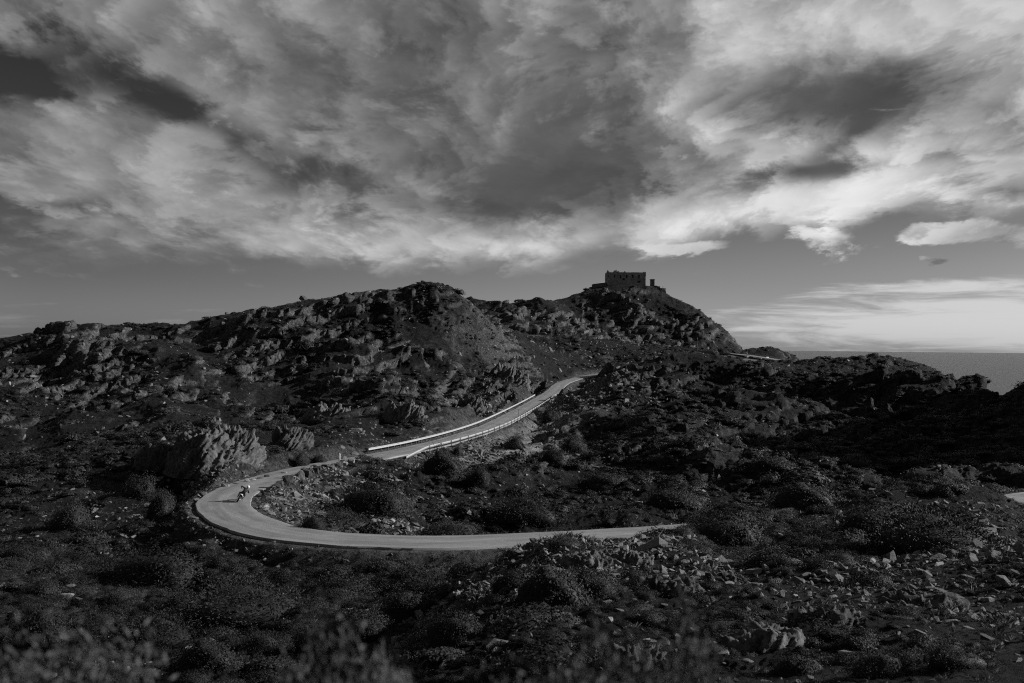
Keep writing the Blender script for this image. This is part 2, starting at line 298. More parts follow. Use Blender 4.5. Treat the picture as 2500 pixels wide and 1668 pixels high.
# ------------------------------------------------------------------ terrain: profiles lofted through sight lines of the photograph
# each curve: (px, depth in m, py or height).  A last value above 200 is a picture row, otherwise a height relative to the eye.
CURVES = [
 [(-900, 1.2, -1.7), (3400, 1.2, -1.7)],
 [(-900, 7, -3.6), (1250, 6.5, -3.3), (3400, 6, -2.2)],
 [(-900, 24, -12.5), (0, 24, -12.0), (900, 20, -9.6), (1300, 16, -7.2), (1700, 13.5, -5.6), (2500, 12, -4.7), (3400, 11, -3.0)],
 [(-900, 46, 1690), (0, 46, 1690), (500, 45, 1690), (760, 38, 1735), (880, 34, 1735), (980, 32, 1700), (1100, 30, 1650), (1300, 26, 1660), (1700, 22, 1690), (2500, 19, 1690), (3400, 16, 1560)],
 [(-900, 57, 1560), (0, 56, 1560), (500, 54, 1580), (780, 48, 1615), (900, 43, 1625), (980, 40, 1608), (1070, 38, 1555), (1200, 35, 1530), (1300, 33, 1535), (1700, 29, 1565), (2100, 27, 1575), (2500, 24, 1585), (3400, 20, 1440)],
 [(-900, 68, 1450), (0, 67, 1455), (500, 61, 1500), (800, 57, 1500), (950, 53, 1512), (1050, 50, 1500), (1140, 47, 1446), (1250, 45, 1415), (1400, 43, 1405), (1700, 40, 1440), (2100, 37, 1465), (2500, 33, 1480), (3400, 26, 1350)],
 [(-900, 80, 1370), (0, 79, 1372), (300, 75, 1395), (600, 66, 1470), (850, 65, 1475), (1000, 64, 1455), (1120, 61, 1420), (1210, 59, 1385), (1290, 58, 1345), (1380, 57, 1318), (1470, 58, 1322), (1540, 59, 1312), (1620, 59, 1296), (1690, 60, 1296), (1760, 58, 1336), (1900, 56, 1345), (2000, 54, 1352), (2200, 50, 1362), (2500, 43, 1350), (3400, 34, 1250)],
 [(-900, 96, 1295), (0, 95, 1295), (250, 92, 1305), (420, 84, 1320), (500, 74, 1360), (600, 70, 1420), (850, 69.5, 1420), (1064, 69.5, 1410), (1250, 68, -16.6), (1500, 70, -16.3), (1690, 72, 1318), (1725, 71, 1268), (1790, 71, 1254), (1870, 72, 1268), (1960, 72, 1270), (2050, 74, 1252), (2140, 78, 1226), (2250, 80, 1208), (2380, 80, 1210), (2440, 78, 1228), (2500, 74, 1268), (2600, 70, 1300), (3400, 60, 1230)],
 [(-900, 112, 1210), (0, 112, 1212), (300, 108, 1222), (440, 104, 1232), (520, 98, -15.0), (620, 90, -14.9), (700, 88, -15.4), (850, 86, -16.6), (1100, 87, -17.0), (1300, 90, -17.0), (1500, 95, -17.0), (1750, 96, -16.4), (2000, 98, -16.2), (2300, 103, -15.6), (2500, 108, -15.3), (3400, 110, -14.0)],
 [(-900, 128, 1128), (0, 130, 1130), (300, 128, 1135), (480, 124, 1128), (560, 118, 1130), (700, 122, 1118), (800, 112, 1165), (900, 113, 1185), (1100, 116, 1190), (1300, 118, 1192), (1500, 122, 1192), (1750, 124, 1175), (2000, 130, 1150), (2300, 130, 1128), (2500, 126, 1130), (3400, 130, 1000)],
 [(-900, 160, 1060), (0, 160, 1062), (300, 158, 1062), (600, 155, 1070), (800, 152, 1076), (880, 148, 1095), (950, 143, -16.6), (1100, 142, 1135), (1300, 148, 1130), (1500, 155, 1112), (1750, 160, 1085), (2000, 165, 1062), (2250, 165, 1042), (2500, 158, 1010), (2800, 155, 900), (3400, 150, 420)],  # rightmost knots, next two curves too: unseen hill raised to cast shade
 [(-900, 205, 990), (0, 205, 992), (300, 203, 1000), (600, 200, 1000), (850, 195, 1005), (1050, 190, 1018), (1150, 195, 1024), (1300, 205, 1060), (1420, 215, 1030), (1600, 225, 1000), (1750, 235, 985), (2000, 240, 968), (2150, 235, 965), (2300, 220, 968), (2390, 208, 948), (2450, 204, 922), (2500, 200, 905), (2600, 195, 870), (2850, 190, 740), (3400, 185, 320)],
 [(-900, 245, 930), (0, 246, 922), (300, 245, 930), (600, 245, 945), (850, 245, 945), (1050, 250, 958), (1200, 262, 960), (1300, 285, -13.0), (1420, 300, 965), (1520, 305, 930), (1600, 315, 918), (1750, 320, 912), (1900, 330, 925), (2100, 335, 918), (2250, 335, 926), (2360, 320, 962), (2450, 300, -30), (2600, 290, -24), (2900, 285, 0), (3400, 280, 420)],
 [(-900, 282, 900), (0, 285, 880), (300, 288, 872), (600, 290, 872), (850, 290, 880), (1050, 290, 880), (1200, 310, 905), (1300, 340, -11.5), (1380, 378, -14.2), (1450, 388, -12.9), (1484, 372, 921), (1510, 358, 906), (1545, 350, 891), (1596, 348, 875), (1660, 346, 860), (1700, 346, 860), (1745, 346, 865), (1777, 347, 873), (1811, 348, 886), (1870, 352, 897), (1950, 362, 905), (2100, 370, 890), (2250, 370, 910), (2340, 360, 948), (2400, 350, -28), (2600, 345, -40), (3400, 340, -40)],
 [(-900, 325, 905), (-300, 330, 860), (0, 332, 827), (90, 332, 810), (160, 332, 797), (240, 333, 797), (310, 334, 794), (380, 334, 794), (436, 335, 795), (500, 337, 782), (564, 338, 769), (640, 340, 758), (702, 342, 746), (787, 344, 731), (850, 345, 722), (915, 346, 712), (985, 348, 706), (1008, 349, 697), (1045, 350, 694), (1085, 350, 698), (1125, 352, 722), (1160, 358, 752), (1200, 368, 795), (1250, 385, 838), (1320, 415, 862), (1400, 432, 872), (1460, 440, 872), (1510, 415, -9.5), (1600, 398, -9.5), (1700, 396, -9.0), (1800, 405, -8.5), (1880, 420, 890), (1936, 415, 884), (2000, 415, 875), (2040, 415, 878), (2085, 415, 874), (2170, 415, 871), (2234, 415, 884), (2287, 412, 905), (2340, 405, 940), (2390, 395, 965), (2450, 390, -40), (2600, 390, -52), (3400, 390, -52)],
 [(-900, 370, -30), (0, 380, -12), (300, 385, -6), (700, 395, 2), (1000, 405, 6), (1120, 420, 6), (1200, 450, 8), (1260, 478, 816), (1315, 492, 824), (1400, 490, 831), (1500, 486, 843), (1600, 482, 853), (1700, 478, 862), (1790, 470, 872), (1850, 462, 880), (1900, 458, -8), (1980, 450, -16), (2100, 450, -24), (2300, 440, -40), (2500, 430, -55), (3400, 430, -60)],
 [(-900, 430, -50), (0, 450, -30), (300, 470, -20), (700, 500, -8), (1000, 540, 10), (1120, 545, 774), (1200, 545, 775), (1300, 550, 785), (1400, 560, 790), (1500, 570, 800), (1600, 560, 830), (1700, 545, 850), (1760, 535, 858), (1830, 520, 863), (1900, 520, 868), (1960, 520, 884), (2000, 520, -18), (2200, 520, -45), (2500, 500, -60), (3400, 500, -60)],
 [(-900, 480, -55), (0, 520, -45), (300, 560, -30), (700, 600, -15), (1000, 620, 22), (1080, 630, 745), (1150, 640, 738), (1202, 645, 741), (1277, 650, 736), (1340, 652, 734), (1380, 655, 727), (1430, 665, 712), (1480, 672, 703), (1530, 676, 700), (1580, 676, 704), (1622, 672, 716), (1660, 664, 733), (1691, 655, 748), (1720, 645, 767), (1745, 635, 789), (1775, 625, 817), (1798, 615, 842), (1815, 605, 857), (1830, 600, 855), (1851, 600, 852), (1878, 600, 848), (1900, 600, 853), (1915, 600, 861), (1940, 600, 871), (1956, 595, 884), (2000, 590, -26), (2200, 580, -50), (2500, 560, -60), (3400, 560, -60)],
 [(-900, 560, -60), (0, 640, -60), (700, 720, -40), (1000, 720, 10), (1202, 735, 26), (1400, 740, 30), (1530, 750, 34), (1650, 740, 22), (1745, 720, -5), (1815, 700, -25), (1960, 690, -45), (2500, 640, -65), (3400, 640, -65)],
 [(-900, 700, -70), (0, 760, -70), (1530, 900, -70), (3400, 760, -70)],
]
NC = 1180
u_in = np.linspace(-0.575, 0.60, NC)
du = u_in[1] - u_in[0]
gl = np.cumsum(du * 1.055 ** np.arange(1, 62)); gr = np.cumsum(du * 1.05 ** np.arange(1, 82))
U = np.concatenate([(u_in[0] - gl)[::-1], u_in, u_in[-1] + gr])
NCOL = len(U)
def lattice():
    Yk = np.empty((len(CURVES), NCOL)); Tk = np.empty_like(Yk)
    for i, c in enumerate(CURVES):
        us, ls, ts = [], [], []
        for px, Y, v in c:
            if v > 200: u, t = pix(px, v)
            else:
                t = v / Y; u = pix(px, 848 - t * F_PX)[0]
            us.append(u); ls.append(math.log(Y)); ts.append(t)
        uu = np.clip(U, us[0], us[-1])
        Yk[i] = pchip1(us, ls, uu) if len(us) > 2 else np.interp(uu, us, ls)
        Tk[i] = pchip1(us, ts, uu) if len(us) > 2 else np.interp(uu, us, ts)
    for i in range(1, len(CURVES)): Yk[i] = np.maximum(Yk[i], Yk[i - 1] + 0.012)
    return Yk, Tk
Yk, Tk = lattice()
NFINE = 1700
# fine depth samples, denser with distance
LF = np.linspace(math.log(1.25), math.log(740.0), NFINE)
Sk = pchip_slopes(Yk, Tk)
T = np.zeros((NFINE, NCOL))
for k in range(len(CURVES) - 1):
    a = Yk[k][None]; b = Yk[k + 1][None]; h = b - a
    m_ = (LF[:, None] >= a) & (LF[:, None] < b)
    s = np.clip((LF[:, None] - a) / h, 0, 1)
    v = (1 + 2 * s) * (1 - s) ** 2 * Tk[k] + s * (1 - s) ** 2 * h * Sk[k] + s * s * (3 - 2 * s) * Tk[k + 1] + s * s * (s - 1) * h * Sk[k + 1]
    T = np.where(m_, v, T)
Yf = np.exp(LF)[:, None] * np.ones((1, NCOL)); Xf = Yf * U[None]; Zf = T * Yf

def relief(X, Y, Z):
    """hummocks, spurs and gullies a few metres to tens of metres across"""
    amp = np.interp(Y, [2, 20, 45, 70, 110, 180, 300, 600], [0.05, 0.35, 0.7, 0.8, 1.3, 1.5, 1.7, 2.2])
    amp = amp * (1 + 1.1 * sstep(X / Y, 0.05, 0.18) * sstep(Y, 95, 125) * sstep(Y, 330, 260))
    n1 = fbm(X / 34, Y / 34, Z / 60, 2, 0.5, 1)
    n2 = fbm(X / 11 + 0.12 * Z, Y / 13, Z / 20, 3, 0.55, 5, ridged=True)
    n3 = fbm(X / 4.2, Y / 5.0, Z / 6, 2, 0.55, 9)
    # spurs and gullies that run down towards the valley
    wx = 9.0 * n1 + 0.22 * (Y - 200)
    spur = fbm((X + wx) / 46, Y / 110, Z / 90, 3, 0.42, 13, ridged=True)
    asp = np.interp(Y, [30, 60, 110, 150, 220, 330, 450, 640], [0.3, 0.7, 2.0, 5.0, 13.0, 14.0, 7.0, 13.0])
    brow = np.exp(-((LF[:, None] - Yk[14][None]) / 0.065) ** 2)
    brow = np.maximum(brow, np.exp(-((LF[:, None] - Yk[17][None]) / 0.05) ** 2))
    kn = ((U > pix(1330, 850)[0]) & (U < pix(1900, 850)[0]))[None, :]
    brow = np.maximum(brow, np.exp(-((LF[:, None] - Yk[13][None]) / 0.05) ** 2) * kn)
    farz = np.exp(-((LF[:, None] - math.log(462.0)) / 0.10) ** 2) * ((U > pix(1240, 850)[0]) & (U < pix(1960, 850)[0]))[None, :]
    brow = np.maximum(brow, farz)
    low = sstep(U, pix(1820, 850)[0], pix(1930, 850)[0])[None, :] * sstep(Y, 270, 310) * sstep(Y, 470, 440)
    asp = asp * (1 - 0.85 * low)
    asp = asp * (1 - 0.94 * brow); amp = amp * (1 - 0.6 * brow)
    dz = amp * (0.55 * n1 + 0.75 * (n2 - 0.3) + np.interp(Y, [20, 60, 200], [0.5, 0.6, 0.35]) * n3) + asp * (spur - 0.42)
    # ledges: short cliffs with benches between them, on the hills behind the road
    z = Z + dz
    hs = np.interp(Y, [110, 200, 330, 650], [2.2, 3.6, 5.5, 7.0])
    ph = (z - 0.38 * X) / hs + 2.2 * fbm(X / 30, Y / 30, Z * 0, 3, 0.55, 25)
    fr = ph - np.floor(ph)
    k = np.interp(Y, [100, 150, 220], [0.0, 0.35, 0.6]) * sstep(fbm(X / 40, Y / 45, Z * 0, 2, 0.5, 27), -0.15, 0.25)
    return dz + hs * (sstep(fr, 0.42, 0.6) - fr) * k * (1 - 0.8 * brow)
Zf = Zf + relief(Xf, Yf, Zf)

def carve(X, Y, Z, field, half, fill, cut, shoulder):
    d, rz = field.at(X, Y)
    e = np.maximum(d - half - shoulder, 0)
    lo = rz - 0.17 - e * fill - 0.04 * e * e; hi = rz - 0.07 + e * cut + 0.05 * e * e
    Zc = np.clip(Z, lo, hi)
    w = sstep(d, 26, 12)
    return np.where(d < 90, Z * (1 - w) + Zc * w, Z), d
Zf, d1 = carve(Xf, Yf, Zf, RF_NEAR, ROAD_W / 2, 0.72, 1.1, 0.9)
Zf, d2 = carve(Xf, Yf, Zf, RF_MID, ROAD_W / 2, 0.62, 0.9, 0.8)
Zf, d3 = carve(Xf, Yf, Zf, RF_FAR, 3.6, 0.75, 1.2, 0.8)
# level platform under the fort
fu, ft = pix(1532, 697); FORT = (fu * 676, 676.0, ft * 676)
df = np.sqrt((Xf - FORT[0]) ** 2 + ((Yf - FORT[1] - 2) * 1.2) ** 2)
wp = sstep(df, 30, 15); Zf = Zf * (1 - wp) + (FORT[2] - 0.3) * wp
# car park on the far shoulder
pu, pt = pix(1822, 874); PARK = (pu * 472, 472.0, pt * 472)
dp_ = np.sqrt((Xf - PARK[0]) ** 2 + ((Yf - PARK[1]) * 0.8) ** 2)
PARK_Z = lambda y_: -2.45 - (484.0 - y_) * 0.093
wp = sstep(dp_, 24, 15); Zf = Zf * (1 - wp) + (PARK_Z(Yf) - 0.12) * wp

# re-sample each column so the triangles are even in the picture
ROWS = 860
Tf = Zf / Yf
rowpx = np.hypot(np.diff(Tf, axis=0) * F_PX, 0)
vis_top = np.maximum.accumulate(Tf, axis=0)
vis = (Tf >= vis_top - 0.006)[1:]
cost = rowpx * np.where(vis & (Tf[1:] > -0.39), 1.0, 0.10) * np.where(Tf[1:] < -0.39, 0.05, 1.0) + np.diff(LF)[:, None] * np.interp(np.exp(LF[1:]), [1, 15, 30, 80, 700], [4, 10, 110, 130, 110])[:, None]
cost = np.minimum(cost, 40)
kern = np.ones(9) / 9
cs = np.cumsum(cost, axis=1)                     # soften the spacing across neighbouring columns
wdt = 12
cost = (np.concatenate([cs[:, wdt:], np.repeat(cs[:, -1:], wdt, 1)], 1) - np.concatenate([np.repeat(cs[:, :1], wdt, 1), cs[:, :-wdt]], 1))
acc = np.concatenate([np.zeros((1, NCOL)), np.cumsum(cost, axis=0)]); acc /= acc[-1:]
LG = np.empty((ROWS, NCOL)); ZG = np.empty((ROWS, NCOL)); DG = np.empty((ROWS, NCOL))
dmin = np.minimum(np.minimum(d1, d2), d3)
q = np.linspace(0, 1, ROWS)
for c in range(NCOL):
    LG[:, c] = np.interp(q, acc[:, c], LF); ZG[:, c] = np.interp(LG[:, c], LF, Zf[:, c]); DG[:, c] = np.interp(LG[:, c], LF, dmin[:, c])
YG = np.exp(LG); XG = YG * U[None]
XG = XG.astype(np.float32); YG = YG.astype(np.float32); ZG = ZG.astype(np.float32); DG = DG.astype(np.float32)

# slope and normals of the smooth ground
def normals(X, Y, Z):
    P = np.stack([X, Y, Z], -1)
    n = np.cross(np.gradient(P, axis=1), np.gradient(P, axis=0))
    n *= np.where(n[..., 2:] < 0, -1, 1)
    return n / np.maximum(np.linalg.norm(n, axis=-1, keepdims=True), 1e-9)
NRM = normals(XG, YG, ZG)
off_road = sstep(DG, 4.2, 8.0)
UG0 = XG / YG

# bare schist breaks through where it is steep and in ledges; strata dip to the left of the picture
ledge = fbm(XG / 26 + 0.02 * ZG, YG / 34, ZG / 18, 3, 0.55, 21)
steep = 1 - NRM[..., 2]
rock = sstep(steep * 1.5 + ledge * 0.75, 0.22, 0.60)
rock *= off_road
rock *= sstep(YG, 14, 24)
valley = sstep(XG + 8 + (YG - 60) * 0.05, 6, -6) * sstep(YG, 92, 80)
rock *= 1 - 0.75 * valley
# strata frame
su = np.array([0.50, 0.25, 0.83]); su /= np.linalg.norm(su)
sn = np.array([0.80, 0.28, -0.53]); sn -= su * sn.dot(su); sn /= np.linalg.norm(sn); sv = np.cross(sn, su)
A = XG * sn[0] + YG * sn[1] + ZG * sn[2]; B = XG * su[0] + YG * su[1] + ZG * su[2]; Cc = XG * sv[0] + YG * sv[1] + ZG * sv[2]
bend = 1.6 * fbm(XG / 9, YG / 9, ZG / 9, 2, 0.5, 31)
size = np.interp(YG, [20, 60, 120, 300, 700], [0.5, 0.7, 1.0, 1.8, 2.4]).astype(np.float32)
slab = fbm((A + bend) / (0.8 * size), B / (7.0 * size), Cc / (4.0 * size), 3, 0.6, 41, ridged=True)
block = fbm(XG / (3.0 * size), YG / (3.0 * size), ZG / (2.2 * size), 2, 0.5, 47)
lay_h = rng.random((256, 64), dtype=np.float32) * 2 - 1
def layers(a, b_, c_):
    i = np.floor(a).astype(np.int64) & 255
    j = np.floor(b_ + lay_h[i, 5] * 9.0).astype(np.int64); k = np.floor(c_ + lay_h[i, 9] * 7.0).astype(np.int64)
    return lay_h[(i + 7 * k) & 255, (j + 3 * k) & 63]
lay = layers((A + bend) / (0.75 * size), B / (4.5 * size), Cc / (3.0 * size))
crag = slab * 0.45 * size + block * 0.5 * size + lay * 0.55 * size
scr = fbm(XG / (1.3 * size), YG / (1.3 * size), ZG / (1.3 * size), 3, 0.6, 51)
gap = fbm(XG / 14, YG / 17, ZG / 14, 3, 0.55, 61)
right = sstep(UG0, 0.08, 0.2) * sstep(YG, 90, 110)  # denser scrub, less rock on the right: shade put into the ground cover
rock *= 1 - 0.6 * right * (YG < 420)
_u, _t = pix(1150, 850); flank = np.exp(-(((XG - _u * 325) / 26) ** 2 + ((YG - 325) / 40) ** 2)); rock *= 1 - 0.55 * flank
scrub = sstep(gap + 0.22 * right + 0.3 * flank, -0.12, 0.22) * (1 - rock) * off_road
mound = np.maximum(scr, -0.2) * 0.55 * size * scrub
micro = fbm(XG / (0.35 * size), YG / (0.35 * size), ZG / (0.35 * size), 2, 0.6, 71) * 0.10 * size
crest = np.exp(-((LG - Yk[14][None]) / 0.045) ** 2); crest = np.maximum(crest, np.exp(-((LG - Yk[17][None]) / 0.04) ** 2)).astype(np.float32)
crag *= 1 - 0.7 * crest
disp = (rock * crag + mound) * np.interp(YG, [10, 25], [0.3, 1]).astype(np.float32) + micro * (0.25 + 0.75 * off_road)
disp *= sstep(DG, ROAD_W / 2 + 0.2, 6.5)
hx = NRM * disp[..., None]
XD = XG + hx[..., 0] + rock * slab * 0.3 * size; YD = YG + hx[..., 1]; ZD = ZG + hx[..., 2]
NRM2 = normals(XD, YD, ZD)

# what covers the ground, as flat tones, with the right-hand shade carried by scrub
def patch(px, py, Y, rx, ry):
    u_, t_ = pix(px, py); return np.exp(-(((XG - u_ * Y) / rx) ** 2 + ((YG - Y) / ry) ** 2))
gravel = np.clip(2.0 * patch(1135, 1125, 143, 6, 9) + 2.2 * patch(1195, 1112, 150, 8, 13) + 1.8 * patch(1265, 1080, 172, 8, 16) + 1.4 * patch(1350, 1030, 205, 8, 18) + 0.8 * patch(1390, 985, 250, 8, 25) + 0.5 * patch(780, 1210, 98, 7, 9), 0, 1) * sstep(DG, 2.6, 4.0)
scrub = scrub * (1 - 0.9 * gravel)
stone_var = fbm(XG / 2.1, YG / 2.1, ZG / 2.1, 3, 0.6, 81)
pale = sstep(vnoise(XG / (0.9 * size), YG / (0.9 * size), ZG / (0.9 * size), 91), 0.35, 0.8)
shoulder = sstep(DG, 6.0, 2.6) * (DG < 20)
path_line = np.array([ground_pt(px, py, z)[:2] for px, py, z in ((270, 1560, -16.4), (300, 1600, -16.2), (345, 1640, -16.0), (380, 1690, -15.8), (430, 1760, -15.5))])
pth = spline(np.c_[path_line, np.zeros(len(path_line))], 0.8)[:, :2]
pd = np.full(XG.shape, 99.0, np.float32); selp = (YG > 30) & (YG < 70) & (XG < 0)
pd[selp] = np.sqrt(((XG[selp][:, None] - pth[:, 0]) ** 2 + (YG[selp][:, None] - pth[:, 1]) ** 2).min(1))
footpath = sstep(pd + 0.5 * stone_var, 1.3, 0.4)

# ------------------------------------------------------------------ materials (all grey: the photograph is black and white)
def node_mat(name):
    m = bpy.data.materials.new(name); m.use_nodes = True
    nt = m.node_tree; b = nt.nodes['Principled BSDF']
    return m, nt, b
def grey_mat(name, base, rough=0.8, var=0.0, scale=5.0, bump=0.0, bump_scale=20.0, metal=0.0, spec=0.3, coords='Object', detail=4.0):
    m, nt, b = node_mat(name)
    b.inputs['Roughness'].default_value = rough; b.inputs['Metallic'].default_value = metal
    b.inputs['Specular IOR Level'].default_value = spec
    tc = nt.nodes.new('ShaderNodeTexCoord')
    if var > 0:
        n = nt.nodes.new('ShaderNodeTexNoise'); n.inputs['Scale'].default_value = scale; n.inputs['Detail'].default_value = detail
        n.inputs['Roughness'].default_value = 0.65
        nt.links.new(tc.outputs[coords], n.inputs['Vector'])
        r = nt.nodes.new('ShaderNodeMapRange'); r.inputs[1].default_value = 0.3; r.inputs[2].default_value = 0.7
        r.inputs[3].default_value = base * (1 - var); r.inputs[4].default_value = base * (1 + var)
        nt.links.new(n.outputs[0], r.inputs[0]); nt.links.new(r.outputs[0], b.inputs['Base Color'])
    else:
        b.inputs['Base Color'].default_value = (base, base, base, 1)
    if bump > 0:
        n2 = nt.nodes.new('ShaderNodeTexNoise'); n2.inputs['Scale'].default_value = bump_scale; n2.inputs['Detail'].default_value = 6
        nt.links.new(tc.outputs[coords], n2.inputs['Vector'])
        bp = nt.nodes.new('ShaderNodeBump'); bp.inputs['Strength'].default_value = 0.8; bp.inputs['Distance'].default_value = bump
        nt.links.new(n2.outputs[0], bp.inputs['Height']); nt.links.new(bp.outputs[0], b.inputs['Normal'])
    return m

def terrain_material():
    m, nt, b = node_mat('terrain_ground')
    N = nt.nodes.new; L = nt.links.new
    b.inputs['Roughness'].default_value = 0.92; b.inputs['Specular IOR Level'].default_value = 0.15
    at = N('ShaderNodeAttribute'); at.attribute_name = 'tone'
    tc = N('ShaderNodeTexCoord')
    n = N('ShaderNodeTexNoise'); n.inputs['Scale'].default_value = 1.1; n.inputs['Detail'].default_value = 9; n.inputs['Roughness'].default_value = 0.78
    L(tc.outputs['Object'], n.inputs['Vector'])
    r = N('ShaderNodeMapRange'); r.inputs[1].default_value = 0.40; r.inputs[2].default_value = 0.72; r.inputs[3].default_value = 0.35; r.inputs[4].default_value = 2.6
    L(n.outputs[0], r.inputs[0])
    mu = N('ShaderNodeMath'); mu.operation = 'MULTIPLY'; L(at.outputs['Fac'], mu.inputs[0]); L(r.outputs[0], mu.inputs[1])
    L(mu.outputs[0], b.inputs['Base Color'])
    n2 = N('ShaderNodeTexNoise'); n2.inputs['Scale'].default_value = 4.0; n2.inputs['Detail'].default_value = 8; n2.inputs['Roughness'].default_value = 0.72
    L(tc.outputs['Object'], n2.inputs['Vector'])
    bp = N('ShaderNodeBump'); bp.inputs['Strength'].default_value = 1.0; bp.inputs['Distance'].default_value = 0.7
    L(n2.outputs[0], bp.inputs['Height']); L(bp.outputs[0], b.inputs['Normal'])
    return m

def grid_mesh(name, X, Y, Z):
    R_, C_ = X.shape
    me = bpy.data.meshes.new(name)
    co = np.stack([X, Y, Z], -1).reshape(-1, 3).astype(np.float32)
    idx = np.arange(R_ * C_).reshape(R_, C_)
    q4 = np.stack([idx[:-1, :-1], idx[:-1, 1:], idx[1:, 1:], idx[1:, :-1]], -1).reshape(-1, 4)
    me.vertices.add(len(co)); me.vertices.foreach_set('co', co.ravel())
    me.loops.add(q4.size); me.loops.foreach_set('vertex_index', q4.ravel().astype(np.int32))
    me.polygons.add(len(q4)); me.polygons.foreach_set('loop_start', np.arange(0, q4.size, 4, dtype=np.int32))
    me.update(calc_edges=True)
    return me
def link(name, me, mat=None, parent=None, **props):
    o = bpy.data.objects.new(name, me); COL.objects.link(o)
    if mat is not None and me is not None and not me.materials: me.materials.append(mat)
    if parent is not None: o.parent = parent
    for k, v in props.items(): o[k] = v
    return o

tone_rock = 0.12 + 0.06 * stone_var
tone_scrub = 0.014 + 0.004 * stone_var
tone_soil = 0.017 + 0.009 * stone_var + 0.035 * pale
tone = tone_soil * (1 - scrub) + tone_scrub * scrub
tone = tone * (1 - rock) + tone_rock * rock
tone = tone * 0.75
tone = tone * (1 - gravel) + (0.19 + 0.06 * stone_var) * gravel
tone = tone * (1 - shoulder) + (0.085 + 0.03 * stone_var) * shoulder
tone = tone * (1 - footpath) + 0.06 * footpath
tone = np.clip(tone, 0.006, 0.4).astype(np.float32)
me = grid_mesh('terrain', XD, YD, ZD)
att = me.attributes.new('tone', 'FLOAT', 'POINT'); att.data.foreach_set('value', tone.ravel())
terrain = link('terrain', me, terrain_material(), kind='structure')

# ------------------------------------------------------------------ sea
def sea_material():
    m, nt, b = node_mat('sea_water'); N = nt.nodes.new; L = nt.links.new
    b.inputs['Base Color'].default_value = (0.02, 0.02, 0.02, 1); b.inputs['Roughness'].default_value = 0.3
    tc = N('ShaderNodeTexCoord')
    mp = N('ShaderNodeMapping'); mp.inputs['Scale'].default_value = (0.05, 0.09, 1); L(tc.outputs['Object'], mp.inputs[0])
    n = N('ShaderNodeTexNoise'); n.inputs['Scale'].default_value = 1.0; n.inputs['Detail'].default_value = 9; n.inputs['Roughness'].default_value = 0.7
    L(mp.outputs[0], n.inputs['Vector'])
    bp = N('ShaderNodeBump'); bp.inputs['Strength'].default_value = 1.0; bp.inputs['Distance'].default_value = 3.5
    L(n.outputs[0], bp.inputs['Height']); L(bp.outputs[0], b.inputs['Normal'])
    return m
SEA = -50.0
sy = np.concatenate([np.linspace(-3000, 3000, 25), np.geomspace(3500, 90000, 20)])
sx = np.concatenate([-np.geomspace(3500, 90000, 16)[::-1], np.linspace(-3000, 3000, 25), np.geomspace(3500, 90000, 16)])
gx, gy = np.meshgrid(sx, sy)
link('sea', grid_mesh('sea', gx, gy, np.full(gx.shape, SEA)), sea_material(), kind='structure')

